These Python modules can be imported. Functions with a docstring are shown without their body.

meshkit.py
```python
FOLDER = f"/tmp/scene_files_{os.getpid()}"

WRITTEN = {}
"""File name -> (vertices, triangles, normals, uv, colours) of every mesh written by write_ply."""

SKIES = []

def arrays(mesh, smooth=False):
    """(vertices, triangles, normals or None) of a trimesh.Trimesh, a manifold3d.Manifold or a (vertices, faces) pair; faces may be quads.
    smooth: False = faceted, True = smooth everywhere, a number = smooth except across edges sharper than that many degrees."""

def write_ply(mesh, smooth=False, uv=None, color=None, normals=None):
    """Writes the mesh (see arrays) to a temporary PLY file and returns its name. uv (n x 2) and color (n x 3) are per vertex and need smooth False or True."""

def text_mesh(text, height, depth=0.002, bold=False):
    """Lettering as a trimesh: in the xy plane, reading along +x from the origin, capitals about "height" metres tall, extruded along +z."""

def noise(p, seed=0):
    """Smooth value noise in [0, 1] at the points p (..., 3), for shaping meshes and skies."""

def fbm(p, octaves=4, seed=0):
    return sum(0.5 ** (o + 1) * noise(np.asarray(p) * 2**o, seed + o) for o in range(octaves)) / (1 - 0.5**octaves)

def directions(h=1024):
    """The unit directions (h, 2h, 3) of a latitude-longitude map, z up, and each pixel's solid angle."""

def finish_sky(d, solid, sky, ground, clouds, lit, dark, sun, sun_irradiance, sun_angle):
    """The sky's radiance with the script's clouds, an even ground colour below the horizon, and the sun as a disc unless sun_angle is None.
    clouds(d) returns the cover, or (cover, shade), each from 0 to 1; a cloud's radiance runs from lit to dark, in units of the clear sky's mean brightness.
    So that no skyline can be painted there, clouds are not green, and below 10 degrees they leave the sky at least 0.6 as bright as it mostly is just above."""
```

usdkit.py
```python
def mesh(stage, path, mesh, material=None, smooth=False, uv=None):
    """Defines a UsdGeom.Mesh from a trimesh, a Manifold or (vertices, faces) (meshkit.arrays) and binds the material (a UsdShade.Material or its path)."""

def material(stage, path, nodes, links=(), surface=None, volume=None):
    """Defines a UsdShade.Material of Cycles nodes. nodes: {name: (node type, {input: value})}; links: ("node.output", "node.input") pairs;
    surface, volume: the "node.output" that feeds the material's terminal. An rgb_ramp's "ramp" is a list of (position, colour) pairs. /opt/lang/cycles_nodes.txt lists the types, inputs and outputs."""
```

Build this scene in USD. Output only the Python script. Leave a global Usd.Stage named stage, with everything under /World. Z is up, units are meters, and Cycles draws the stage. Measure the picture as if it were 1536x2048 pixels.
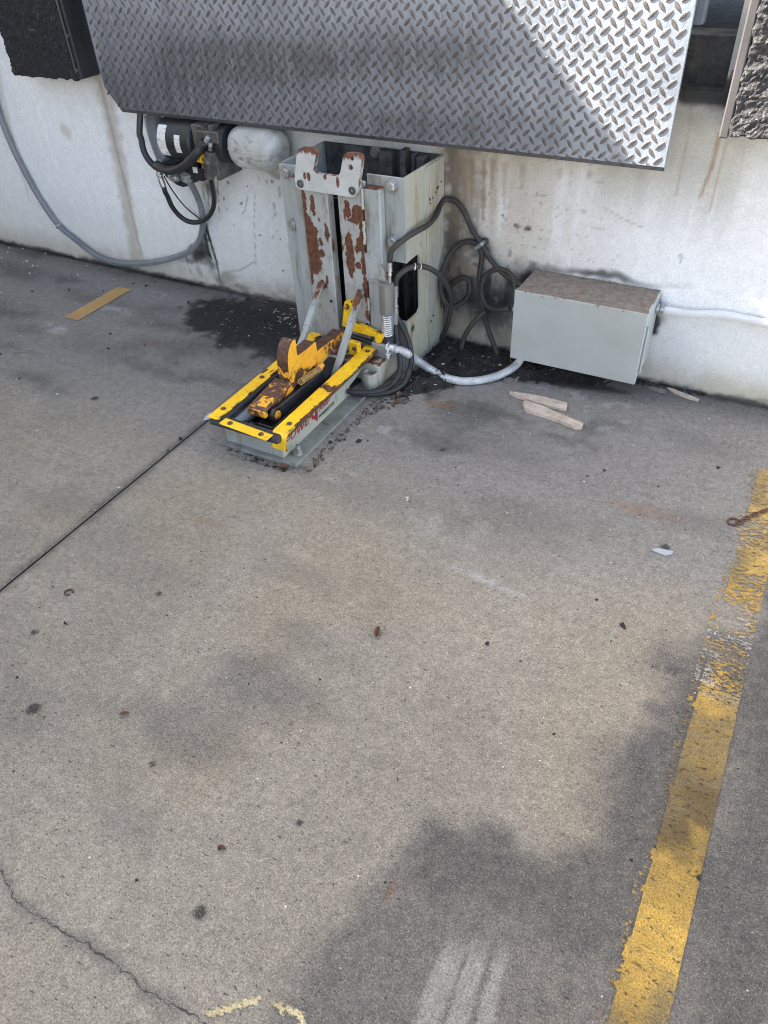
import math, random
import numpy as np, trimesh, usdkit, meshkit
import manifold3d as m3
from shapely.geometry import Polygon, Point, box as sbox
from pxr import Usd, UsdGeom, UsdLux, UsdShade, Sdf, Gf, Vt

stage = Usd.Stage.CreateInMemory()
UsdGeom.SetStageUpAxis(stage, UsdGeom.Tokens.z)
UsdGeom.SetStageMetersPerUnit(stage, 1.0)
UsdGeom.Xform.Define(stage, '/World')
UsdGeom.Scope.Define(stage, '/World/Looks')

# ------------------------------------------------------------------ camera
PITCH, YAW, ROLL, FPX = 0.71637796, -0.53271404, -0.05544349, 1508.0
EYE = np.array([0.0, -2.580, 1.52])
EXPOSURE = 2.92
fwd = np.array([math.sin(YAW) * math.cos(PITCH), math.cos(YAW) * math.cos(PITCH), -math.sin(PITCH)])
r0 = np.array([math.cos(YAW), -math.sin(YAW), 0.0]); u0 = np.cross(r0, fwd)
RIGHT = r0 * math.cos(ROLL) + u0 * math.sin(ROLL)
UP = -r0 * math.sin(ROLL) + u0 * math.cos(ROLL)
cam = UsdGeom.Camera.Define(stage, '/World/camera')
cam.AddTransformOp().Set(Gf.Matrix4d(*RIGHT, 0, *UP, 0, *(-fwd), 0, *EYE, 1))
cam.CreateHorizontalApertureAttr(36.0); cam.CreateVerticalApertureAttr(48.0)
cam.CreateFocalLengthAttr(36.0 * FPX / 1536)
cam.CreateClippingRangeAttr(Gf.Vec2f(0.02, 500))
cam.CreateExposureAttr(EXPOSURE)

# ------------------------------------------------------------------ daylight: clear sky, sun over the left shoulder of the dock
SUN = np.array([-1.0, -0.285, 0.92]); SUN /= np.linalg.norm(SUN)
SKY_STRENGTH, SUN_INTENSITY = 0.073, 1.25
usdkit.material(stage, '/World/Looks/sky_air', {
    's': ('sky_texture', dict(sky_type='single_scattering', sun_disc=False, sun_elevation=math.asin(SUN[2]), sun_rotation=math.atan2(SUN[0], SUN[1]),
                              altitude=50.0, air_density=1.0, aerosol_density=2.0, ozone_density=1.0)),
    'bw': ('rgb_to_bw', {}), 'wc': ('mix_color', dict(blend_type='multiply', fac=1.0, use_clamp=False, b=(1.30, 1.24, 1.16))), 'tc': ('texture_coordinate', {}), 'mp': ('mapping', dict(scale=(1, 1, 2.2))),
    'n': ('noise_texture', dict(scale=2.6, detail=7.0, roughness=.6)), 'cr': ('rgb_ramp', dict(ramp=[(.42, (.05,) * 3), (.62, (.52,) * 3)])), 'x': ('mix_color', dict(use_clamp=False)),
    'b': ('background_shader', dict(strength=SKY_STRENGTH))},
    [('s.color', 'bw.color'), ('bw.val', 'wc.a'), ('tc.generated', 'mp.vector'), ('mp.vector', 'n.vector'), ('n.fac', 'cr.fac'), ('cr.color', 'x.fac'), ('s.color', 'x.a'), ('wc.result', 'x.b'), ('x.result', 'b.color')], surface='b.background')
sky = UsdLux.DomeLight.Define(stage, '/World/sky')
UsdShade.MaterialBindingAPI.Apply(sky.GetPrim()).Bind(UsdShade.Material.Get(stage, '/World/Looks/sky_air'))
sky.GetPrim().SetCustomDataByKey('kind', 'structure'); sky.GetPrim().SetCustomDataByKey('label', 'hazy blue daytime sky with thin white cloud above the loading dock')
sun = UsdLux.DistantLight.Define(stage, '/World/sun')
sun.CreateIntensityAttr(SUN_INTENSITY); sun.CreateAngleAttr(0.4); sun.CreateColorAttr(Gf.Vec3f(1.0, 0.95, 0.87)); sun.CreateNormalizeAttr(True)
zz = SUN; xx = np.cross([0, 0, 1.0], zz); xx /= np.linalg.norm(xx); yy = np.cross(zz, xx)
sun.AddTransformOp().Set(Gf.Matrix4d(*xx, 0, *yy, 0, *zz, 0, 0, 0, 30, 1))

# ------------------------------------------------------------------ measuring: a point of the survey photograph put back on a known plane of the dock
def _ray(px, py): return RIGHT * (px - 768) / FPX - UP * (py - 1024) / FPX + fwd
def G(px, py, z=0.0): r = _ray(px, py); return EYE + r * ((z - EYE[2]) / r[2])
def W(px, py, y=0.0): r = _ray(px, py); return EYE + r * ((y - EYE[1]) / r[1])
def XP(px, py, x): r = _ray(px, py); return EYE + r * ((x - EYE[0]) / r[0])

# ------------------------------------------------------------------ helpers
TAKEN, ORIGIN = {}, {}
def numbered(parent, name):
    k = (parent, name); n = TAKEN.get(k, 0); TAKEN[k] = n + 1
    return f'{parent}/{name}' + (f'_{n:03d}' if n else '')
def data(p, label=None, cat=None, group=None, kind=None):
    for k, v in (('label', label), ('category', cat), ('group', group), ('kind', kind)):
        if v: p.SetCustomDataByKey(k, v)
def thing(name, label, cat, loc=(0, 0, 0), group=None, kind=None):
    path = numbered('/World', name)
    x = UsdGeom.Xform.Define(stage, path); x.AddTranslateOp().Set(Gf.Vec3d(*map(float, loc)))
    data(x.GetPrim(), label, cat, group, kind); ORIGIN[path] = np.array(loc, float)
    return path
def mesh(name, m, mat, parent='/World', smooth=25, masks=None, label=None, cat=None, group=None, kind=None, loc=None):
    """One Mesh prim. Points are given in world metres; under a thing they are stored from the thing's base."""
    path = numbered(parent, name)
    v, f, n = meshkit.arrays(m, smooth)
    o = ORIGIN.get(parent, np.zeros(3))
    if parent == '/World' and loc is not None: o = np.array(loc, float)
    ORIGIN[path] = ORIGIN.get(parent, np.zeros(3)) if parent != '/World' else o
    g = UsdGeom.Mesh.Define(stage, path)
    g.CreatePointsAttr(Vt.Vec3fArray.FromNumpy((v - o).astype(np.float32)))
    g.CreateFaceVertexCountsAttr(Vt.IntArray.FromNumpy(np.full(len(f), 3, np.int32)))
    g.CreateFaceVertexIndicesAttr(Vt.IntArray.FromNumpy(f.astype(np.int32).ravel()))
    g.CreateSubdivisionSchemeAttr('none')
    if n is not None:
        g.CreateNormalsAttr(Vt.Vec3fArray.FromNumpy(n.astype(np.float32))); g.SetNormalsInterpolation('vertex')
    if parent == '/World' and loc is not None: g.AddTranslateOp().Set(Gf.Vec3d(*map(float, o)))
    for k, fn in (masks or {}).items():
        a = np.asarray(fn(v, n) if callable(fn) else fn, np.float32)
        if a.ndim == 2:
            UsdGeom.PrimvarsAPI(g).CreatePrimvar(k, Sdf.ValueTypeNames.Color3fArray, 'vertex').Set(Vt.Vec3fArray.FromNumpy(a))
        else:
            UsdGeom.PrimvarsAPI(g).CreatePrimvar(k, Sdf.ValueTypeNames.FloatArray, 'vertex').Set(Vt.FloatArray.FromNumpy(a))
    UsdShade.MaterialBindingAPI.Apply(g.GetPrim()).Bind(UsdShade.Material.Get(stage, mat))
    data(g.GetPrim(), label, cat, group, kind)
    return path
cat_ = trimesh.util.concatenate
def hull(pts): return trimesh.convex.convex_hull(np.asarray(pts, float))
def cbox(a, b, c=0.002):
    a, b = np.minimum(a, b).astype(float), np.maximum(a, b).astype(float); c = min(c, (b - a).min() * 0.45); p = []
    for i in range(3):
        lo, hi = a + c, b - c; lo, hi = lo.copy(), hi.copy(); lo[i], hi[i] = a[i], b[i]
        p += [[(lo, hi)[q][0], (lo, hi)[r][1], (lo, hi)[s][2]] for q in (0, 1) for r in (0, 1) for s in (0, 1)]
    return hull(p)
def rbox(a, b, r, n=2):
    a, b = np.array(a, float), np.array(b, float); s = trimesh.creation.icosphere(n, r).vertices
    return hull(np.vstack([s + [(a[0] + r, b[0] - r)[i], (a[1] + r, b[1] - r)[j], (a[2] + r, b[2] - r)[k]] for i in (0, 1) for j in (0, 1) for k in (0, 1)]))
def beam(p, q, w, h, c=0.0015):
    """flat bar from p to q, w across (horizontal), h the other way"""
    p, q = np.array(p, float), np.array(q, float); d = q - p; L = np.linalg.norm(d); d /= L
    s = np.cross(d, [0, 0, 1.0]) if abs(d[2]) < .97 else np.array([1.0, 0, 0]); s /= np.linalg.norm(s); t = np.cross(s, d)
    m = cbox([-w / 2, 0, -h / 2], [w / 2, L, h / 2], c)
    m.vertices = p + m.vertices @ np.array([s, d, t]); m.fix_normals(); return m
def align(m, p, d):
    d = np.array(d, float); d /= np.linalg.norm(d)
    m = m.copy(); m.apply_transform(trimesh.geometry.align_vectors([0, 0, 1.0], d)); m.apply_translation(p); return m
def lathe(prof, p, d, n=24):
    return align(trimesh.creation.revolve(np.array(prof, float), sections=n), p, d)
def cyl(p, q, r, n=20, c=None):
    p, q = np.array(p, float), np.array(q, float); L = np.linalg.norm(q - p); c = min(r * .15, L * .2, .002) if c is None else c
    return lathe([(0, 0), (r - c, 0), (r, c), (r, L - c), (r - c, L), (0, L)], p, q - p, n)
def spline(P, step=0.008):
    P = np.array(P, float)
    E = np.vstack([2 * P[0] - P[1], P, 2 * P[-1] - P[-2]]); out = []
    for i in range(1, len(E) - 2):
        a, b, c, d = E[i - 1:i + 3]; k = max(2, int(np.linalg.norm(c - b) / step))
        t = np.linspace(0, 1, k, endpoint=False)[:, None]
        out.append(.5 * (2 * b + (c - a) * t + (2 * a - 5 * b + 4 * c - d) * t**2 + (3 * b - a - 3 * c + d) * t**3))
    return np.vstack(out + [P[-1:]])
def sweep(path, r, n=10):
    path = np.asarray(path, float); k = len(path); r = np.broadcast_to(r, k)
    T = np.gradient(path, axis=0); T /= np.linalg.norm(T, axis=1, keepdims=True) + 1e-12
    N = np.cross(T[0], [0, 0, 1.0] if abs(T[0, 2]) < .9 else [1.0, 0, 0]); N /= np.linalg.norm(N); R = []
    ang = np.linspace(0, 2 * np.pi, n, endpoint=False)
    for i in range(k):
        N = N - T[i] * (N @ T[i]); N /= np.linalg.norm(N); B = np.cross(T[i], N)
        R.append(path[i] + r[i] * (np.cos(ang)[:, None] * N + np.sin(ang)[:, None] * B))
    v = np.vstack(R + [path[:1], path[-1:]]); f = []
    for i in range(k - 1):
        for j in range(n):
            a, b = i * n + j, i * n + (j + 1) % n; f += [(a, b, b + n), (a, b + n, a + n)]
    for j in range(n): f += [(k * n, (j + 1) % n, j), (k * n + 1, (k - 1) * n + j, (k - 1) * n + (j + 1) % n)]
    return trimesh.Trimesh(v, f, process=False)
def hose(P, r, n=10, step=.008): return sweep(spline(P, step), r, n)
def coil(p, q, R, r, turns, n=6):
    p, q = np.array(p, float), np.array(q, float); d = (q - p) / np.linalg.norm(q - p)
    s = np.cross(d, [.3, .5, .8]); s /= np.linalg.norm(s); t = np.cross(d, s)
    a = np.linspace(0, 2 * np.pi * turns, int(turns * 14)); u = np.linspace(0, 1, len(a))[:, None]
    return sweep(p + (q - p) * u + R * (np.cos(a)[:, None] * s + np.sin(a)[:, None] * t), r, n)
def extrude(poly, h): return trimesh.creation.extrude_polygon(poly, h, engine='earcut')
def prism_x(pts, x0, x1, rnd=0):
    """outline in (y, z), from x0 to x1"""
    p = pts if isinstance(pts, Polygon) else Polygon(pts).buffer(0)
    if rnd: p = p.buffer(rnd).buffer(-2 * rnd).buffer(rnd)
    m = extrude(p, x1 - x0); v = m.vertices; m.vertices = np.c_[v[:, 2] + x0, v[:, 0], v[:, 1]]; return m
def prism_y(pts, y0, y1, rnd=0):
    """outline in (x, z), from y0 (back, larger y) to y1 (front)"""
    p = pts if isinstance(pts, Polygon) else Polygon(pts).buffer(0)
    if rnd: p = p.buffer(rnd).buffer(-2 * rnd).buffer(rnd)
    m = extrude(p, abs(y0 - y1)); v = m.vertices; m.vertices = np.c_[v[:, 0], max(y0, y1) - v[:, 2], v[:, 1]]; return m
def fine(m, e):
    v, f = trimesh.remesh.subdivide_to_size(m.vertices, m.faces, e, max_iter=14); return trimesh.Trimesh(v, f, process=True)
def to_man(m): return m3.Manifold(m3.Mesh(np.asarray(m.vertices, np.float32), np.asarray(m.faces, np.uint32)))
def cut(a, *bs):
    A = to_man(a)
    for b in bs: A = A - to_man(b)
    M = A.to_mesh(); return trimesh.Trimesh(M.vert_properties[:, :3], M.tri_verts)
def sst(a, b, x): t = np.clip((x - a) / (b - a), 0, 1); return t * t * (3 - 2 * t)
def fbm(p, s=1.0, o=4, seed=0): return meshkit.fbm(np.asarray(p) * s, o, seed)
def hexbolt(p, d, r=.013, h=.011):
    return cat_([align(trimesh.creation.revolve(np.array([(0, 0), (r * 1.55, 0), (r * 1.55, .003), (0, .003)]), sections=24), p, d),
                 align(trimesh.creation.revolve(np.array([(0, .003), (r * 1.12, .003), (r * 1.12, h * .8), (r * .95, h), (0, h)]), sections=6), p, d)])
R = random.Random(7); NR = np.random.default_rng(11)

# ------------------------------------------------------------------ materials
L = '/World/Looks/'
def paint(name, c1, c2=None, scale=7, stretch=(1, 1, 1), rough=.5, metal=0.0, spec=.5, dirt=None, rust=None, attr=None, rustcol=((.05, .018, .010), (.17, .062, .028)),
          bump=(180, .0006), bevel=.0012, rrough=.85, halo=.75, grime=None):
    """procedural coat: two tones, optional dirt (colour, threshold, scale, stretch), optional rust (threshold, scale, stretch) raised by the primvar attr"""
    c2 = c2 or tuple(x * .85 for x in c1)
    N = {'geo': ('geometry', {}), 'm1': ('mapping', dict(scale=stretch)), 'n1': ('noise_texture', dict(scale=scale, detail=6.0, roughness=.62)),
         'r1': ('rgb_ramp', dict(ramp=[(.32, c2), (.66, c1)])), 'p': ('principled_bsdf', dict(roughness=rough, metallic=metal, specular_ior_level=spec))}
    K = [('geo.position', 'm1.vector'), ('m1.vector', 'n1.vector'), ('n1.fac', 'r1.fac')]
    col = 'r1.color'
    if dirt:
        dc, th, ds, dst = dirt
        N.update(m2=('mapping', dict(scale=dst, location=(3.1, 7.7, 1.9))), n2=('noise_texture', dict(scale=ds, detail=7.0, roughness=.68)),
                 r2=('rgb_ramp', dict(ramp=[(th, (0, 0, 0)), (min(th + .16, 1), (1, 1, 1))])), x2=('mix_color', dict(b=dc)))
        K += [('geo.position', 'm2.vector'), ('m2.vector', 'n2.vector'), ('n2.fac', 'r2.fac'), ('r2.color', 'x2.fac'), (col, 'x2.a')]; col = 'x2.result'
    if rust or attr:
        th, rs, rst = rust or (1.0, 30, (1, 1, 1))
        N.update(m3=('mapping', dict(scale=rst, location=(11.3, 2.2, 5.1))), n3=('noise_texture', dict(scale=rs, detail=7.0, roughness=.65)),
                 a3=('math', dict(math_type='multiply_add', value1=0.0, value2=1.0, value3=0.0)),
                 r3=('rgb_ramp', dict(ramp=[(th - .01, (0, 0, 0)), (min(th + .065, 1), (1, 1, 1))])),
                 n4=('noise_texture', dict(scale=60, detail=5.0, roughness=.7)), r4=('rgb_ramp', dict(ramp=[(.35, rustcol[0]), (.65, rustcol[1])])),
                 rh=('rgb_ramp', dict(ramp=[(max(th - .13, 0), (0, 0, 0)), (th, (halo,) * 3)])), xh=('mix_color', dict(b=tuple(.6 * c + .4 * r for c, r in zip(c2, rustcol[1])))),
                 x3=('mix_color', {}), f3=('math', dict(math_type='multiply_add', value2=rrough - rough, value3=rough)), g3=('math', dict(math_type='multiply_add', value2=-metal, value3=metal)))
        K += [('geo.position', 'm3.vector'), ('m3.vector', 'n3.vector'), ('n3.fac', 'a3.value3'), ('a3.value', 'r3.fac'), ('geo.position', 'n4.vector'), ('n4.fac', 'r4.fac'),
              ('r3.color', 'x3.fac'), ('a3.value', 'rh.fac'), ('rh.color', 'xh.fac'), (col, 'xh.a'), ('xh.result', 'x3.a'), ('r4.color', 'x3.b'), ('r3.color', 'f3.value1'), ('f3.value', 'p.roughness'), ('r3.color', 'g3.value1'), ('g3.value', 'p.metallic')]
        col = 'x3.result'
        if attr:
            N['at'] = ('attribute', dict(attribute=attr)); K.append(('at.fac', 'a3.value1'))
    if grime:
        N.update(ga=('attribute', dict(attribute='grime')), mg=('mapping', dict(scale=(2.2, 1, .22))), ng=('noise_texture', dict(scale=24, detail=6.0, roughness=.7)), rg=('rgb_ramp', dict(ramp=[(.30, (.45,) * 3), (.62, (1, 1, 1))])),
                 ug=('math', dict(math_type='multiply', use_clamp=True)), xg=('mix_color', dict(b=grime)))
        K += [('geo.position', 'mg.vector'), ('mg.vector', 'ng.vector'), ('ng.fac', 'rg.fac'), ('ga.fac', 'ug.value1'), ('rg.color', 'ug.value2'), ('ug.value', 'xg.fac'), (col, 'xg.a')]; col = 'xg.result'
    K.append((col, 'p.base_color'))
    N.update(nb=('noise_texture', dict(scale=bump[0], detail=3.0)), bp=('bump', dict(distance=bump[1], strength=1.0)))
    K += [('geo.position', 'nb.vector'), ('nb.fac', 'bp.height'), ('bp.normal', 'p.normal')]
    if bevel:
        N['bv'] = ('bevel', dict(samples=4, radius=bevel)); K.append(('bv.bevel', 'bp.normal'))
    usdkit.material(stage, L + name, N, K, surface='p.BSDF'); return L + name

def surface_cd(name, grain, lo, hi, speck=None, rough=.9, bump=(260, .0015), stretch=(1, 1, 1), roughattr=False, spec=.3, pits=None, mott=.06, vor=.04):
    """colour from the primvar Cd (stains and wear laid down on the surface) times a fine mineral grain"""
    N = {'geo': ('geometry', {}), 'cd': ('attribute', dict(attribute='Cd')), 'm': ('mapping', dict(scale=stretch)),
         'n': ('noise_texture', dict(scale=grain, detail=4.0, roughness=.7)), 'r': ('rgb_ramp', dict(ramp=[(.33, (lo,) * 3), (.5, (1, 1, 1)), (.67, (hi,) * 3)])),
         'x': ('mix_color', dict(blend_type='multiply', fac=1.0, use_clamp=False)), 'p': ('principled_bsdf', dict(roughness=rough, specular_ior_level=spec)),
         'nb': ('noise_texture', dict(scale=bump[0], detail=4.0, roughness=.65)), 'bp': ('bump', dict(distance=bump[1]))}
    K = [('geo.position', 'm.vector'), ('m.vector', 'n.vector'), ('n.fac', 'r.fac'), ('cd.color', 'x.a'), ('r.color', 'x.b'), ('geo.position', 'nb.vector'), ('nb.fac', 'bp.height'), ('bp.normal', 'p.normal')]
    N.update(n5=('noise_texture', dict(scale=grain * .17, detail=5.0, roughness=.72)), r5=('rgb_ramp', dict(ramp=[(.30, (1 - mott,) * 3), (.5, (1, 1, 1)), (.70, (1 + mott,) * 3)])), x5=('mix_color', dict(blend_type='multiply', fac=1.0, use_clamp=False)))
    K += [('m.vector', 'n5.vector'), ('n5.fac', 'r5.fac'), ('x.result', 'x5.a'), ('r5.color', 'x5.b')]
    N.update(v9=('voronoi_texture', dict(scale=grain * 1.15)), s9=('separate_color', {}), r9=('rgb_ramp', dict(ramp=[(0, (1 - vor,) * 3), (.5, (1, 1, 1)), (.86, (1 + .45 * vor,) * 3), (1, (1 + 1.3 * vor,) * 3)])), x9=('mix_color', dict(blend_type='multiply', fac=1.0, use_clamp=False)))
    K += [('m.vector', 'v9.vector'), ('v9.color', 's9.color'), ('s9.r', 'r9.fac'), ('x5.result', 'x9.a'), ('r9.color', 'x9.b')]
    col = 'x9.result'
    if speck:
        sc, th, scol, amt = speck
        N.update(v=('voronoi_texture', dict(scale=sc)), sc=('separate_color', {}), g=('math', dict(math_type='greater_than', value2=th)), d=('math', dict(math_type='less_than', value2=.38)),
                 mu=('math', dict(math_type='multiply')), m2=('math', dict(math_type='multiply', value2=amt)), x2=('mix_color', dict(b=scol)))
        K += [('geo.position', 'v.vector'), ('v.color', 'sc.color'), ('sc.r', 'g.value1'), ('v.distance', 'd.value1'), ('g.value', 'mu.value1'), ('d.value', 'mu.value2'), ('mu.value', 'm2.value1'),
              ('m2.value', 'x2.fac'), (col, 'x2.a')]; col = 'x2.result'
    if pits:
        ps, th, st = pits
        N.update(mp=('mapping', dict(scale=st, rotation=(0, 0, .25))), np=('noise_texture', dict(scale=ps, detail=2.0, roughness=.5)), rp=('rgb_ramp', dict(ramp=[(th, (0, 0, 0)), (th + .05, (.75, .75, .75))])),
                 xp=('mix_color', dict(b=(.025, .024, .022))))
        K += [('geo.position', 'mp.vector'), ('mp.vector', 'np.vector'), ('np.fac', 'rp.fac'), ('rp.color', 'xp.fac'), (col, 'xp.a')]; col = 'xp.result'
    if roughattr:
        N['ra'] = ('attribute', dict(attribute='rgh')); K.append(('ra.fac', 'p.roughness'))
    K.append((col, 'p.base_color'))
    usdkit.material(stage, L + name, N, K, surface='p.BSDF'); return L + name

CONCRETE = surface_cd('concrete_slab', 300, .62, 1.36, speck=(380, .80, (.46, .44, .41), .30), bump=(260, .0014), roughattr=True, pits=(120, .655, (.5, 1.5, 1)), mott=.14, vor=.25)
WALLM = surface_cd('painted_wall', 150, .88, 1.07, rough=.75, bump=(110, .0018), spec=.35)
GREY = (.30, .325, .30)
TOWERM = paint('grey_enamel', (.335, .355, .345), (.265, .28, .268), 5, (1, 1, .5), .42, dirt=((.17, .145, .09), .52, 11, (2.4, 2.4, .4)), rust=(.675, 30, (1, 1, .6)), attr='rust')
TOWERSIDE = paint('yellowed_enamel', (.42, .405, .315), (.345, .345, .295), 4, (1, 1, .35), .5, dirt=((.27, .18, .08), .52, 11, (2.0, 2.0, .25)), rust=(.665, 28, (1, 1, .5)), attr='rust')
POSTM = paint('chipped_grey_paint', (.365, .375, .355), (.29, .295, .275), 8, (1, 1, .5), .45, dirt=((.11, .095, .07), .59, 45, (2, 2, .5)), rust=(.645, 42, (1.2, 1.2, .45)), attr='rust')
FORKM = paint('chipped_white_paint', (.53, .54, .525), (.42, .425, .40), 9, rough=.5, dirt=((.16, .11, .07), .64, 30, (1, 1, .7)), rust=(.655, 48, (1, 1, .6)), attr='rust', rustcol=((.06, .025, .018), (.20, .085, .045)))
YELLOW = paint('safety_yellow', (.88, .58, .012), (.84, .47, .012), 10, rough=.5, dirt=((.30, .13, .02), .60, 45, (1, 1, 1)), rust=(.69, 40, (1, 1, 1)), attr='rust', rustcol=((.045, .02, .012), (.16, .06, .022)))
HOOKM = paint('worn_yellow_orange', (.82, .42, .03), (.74, .33, .02), 9, rough=.5, dirt=((.22, .09, .02), .60, 30, (1, 1, 1)), rust=(.64, 38, (1, 1, 1)), attr='rust', rustcol=((.018, .015, .014), (.14, .055, .025)), rrough=.55)
BLACKSTEEL = paint('greasy_black_steel', (.022, .022, .024), (.010, .010, .011), 12, rough=.38, dirt=((.05, .042, .035), .60, 40, (1, 1, 1)))
RUBBER = paint('black_rubber', (.030, .030, .033), (.018, .018, .019), 30, rough=.7, dirt=((.10, .095, .09), .62, 45, (1, 1, 1)), bump=(120, .002))
BUMPM = paint('torn_rubber', (.016, .016, .017), (.007, .007, .008), 55, rough=.85, dirt=((.15, .14, .13), .57, 90, (1, 1, .7)), bump=(110, .007), bevel=0)
BUMPDUSTY = paint('dusty_torn_rubber', (.050, .047, .047), (.018, .017, .018), 60, rough=.9, dirt=((.42, .39, .36), .60, 85, (1, 1, .8)), bump=(110, .008), bevel=0)
ANGLEM = paint('dull_angle_steel', (.085, .076, .075), (.055, .05, .05), 14, (1, 1, .3), .55, dirt=((.08, .07, .065), .6, 30, (1, 1, .4)))
DARKANGLE = paint('dark_angle_steel', (.016, .016, .018), (.010, .010, .011), 14, (1, 1, .3), .55)
ZINC = paint('zinc_plate', (.50, .505, .50), (.33, .335, .33), 60, rough=.34, metal=.85, dirt=((.16, .14, .11), .63, 50, (1, 1, 1)))
CHROMESPRING = paint('bright_spring_wire', (.75, .76, .78), (.6, .6, .62), 60, rough=.22, metal=.9)
OLDSPRING = paint('painted_spring_wire', (.55, .36, .12), (.32, .22, .10), 60, rough=.45, metal=.2)
CONDUITGREY = paint('grey_conduit', (.185, .195, .21), (.14, .15, .165), 12, rough=.42, dirt=((.07, .07, .07), .62, 25, (1, 1, 1)))
FLEXSILVER = paint('silver_flex', (.58, .59, .60), (.40, .40, .39), 25, rough=.45, metal=.35, dirt=((.25, .20, .15), .64, 60, (1, 1, 1)))
WHITEPVC = paint('white_conduit', (.68, .69, .70), (.58, .58, .57), 12, rough=.45)
HOSEM = paint('dusty_black_hose', (.044, .036, .031), (.026, .023, .021), 18, rough=.62, dirt=((.12, .085, .06), .60, 26, (1, 1, 1)), bump=(300, .0006), bevel=0)
HOSEBLACK = paint('black_hose', (.016, .016, .018), (.011, .011, .012), 18, rough=.42, bump=(300, .0004), bevel=0)
BOXM = paint('enclosure_grey', (.395, .41, .395), (.345, .355, .33), 5.5, (1, 1, 1.4), .42, dirt=((.24, .225, .185), .63, 34, (1, 1, .6)), rust=(1.0, 40, (1, 1, 1)), attr='rust', rustcol=((.125, .10, .078), (.25, .21, .17)), rrough=.75)
MOTORM = paint('motor_black', (.020, .021, .024), (.014, .014, .016), 10, rough=.33)
TANKM = paint('yellowed_tank', (.46, .455, .42), (.31, .30, .265), 9, rough=.4, dirt=((.05, .045, .04), .535, 16, (1, 1, 1.3)))
CASTM = paint('oily_casting', (.14, .13, .12), (.05, .047, .043), 22, rough=.4, metal=.3, dirt=((.015, .014, .013), .55, 20, (1, 1, 1)))
GREYCAST = paint('grey_casting', (.27, .28, .27), (.20, .205, .195), 18, rough=.5, metal=.2, dirt=((.10, .07, .045), .60, 30, (1, 1, 1)))
TUBEM = paint('grimy_tube', (.20, .195, .175), (.12, .115, .10), 16, (1, 1, .3), .5)
STICKER = paint('sticker_white', (.70, .70, .68), (.62, .61, .58), 40, rough=.45, dirt=((.10, .09, .085), .53, 75, (.5, 1, 2.2)), bevel=0)
PLAINSTICK = paint('plain_sticker', (.74, .74, .72), rough=.45, bevel=0)
TIEM = paint('yellow_tie', (.72, .40, .02), rough=.45)
RED = paint('red_print', (.30, .020, .035), (.23, .018, .03), 30, rough=.5, bevel=0)
BLACKPRINT = paint('black_print', (.012, .012, .012), rough=.5, bevel=0)
WOOD = paint('weathered_wood', (.58, .48, .39), (.38, .31, .25), 26, (1, 1, 1), .85, dirt=((.20, .17, .145), .57, 36, (.6, 1.6, 1)), bump=(90, .004), bevel=0)
FRESHWOOD = paint('fresh_wood', (.62, .40, .18), (.52, .32, .14), 30, rough=.8, bevel=0)
GREYWOOD = paint('grey_wood', (.22, .19, .16), (.13, .115, .10), 30, rough=.9, bevel=0)
STONE = paint('white_chip', (.62, .60, .58), (.50, .48, .46), 40, rough=.9, bevel=0)
CRUMB = paint('black_crumb', (.012, .012, .012), (.02, .019, .018), 60, rough=.85, bevel=0)
LEAF = paint('dead_leaf', (.14, .065, .035), (.08, .040, .025), 50, rough=.8, bevel=0)
LITTER = paint('litter_mix', (.13, .085, .055), (.035, .030, .026), 34, rough=.9, bevel=0)
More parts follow.
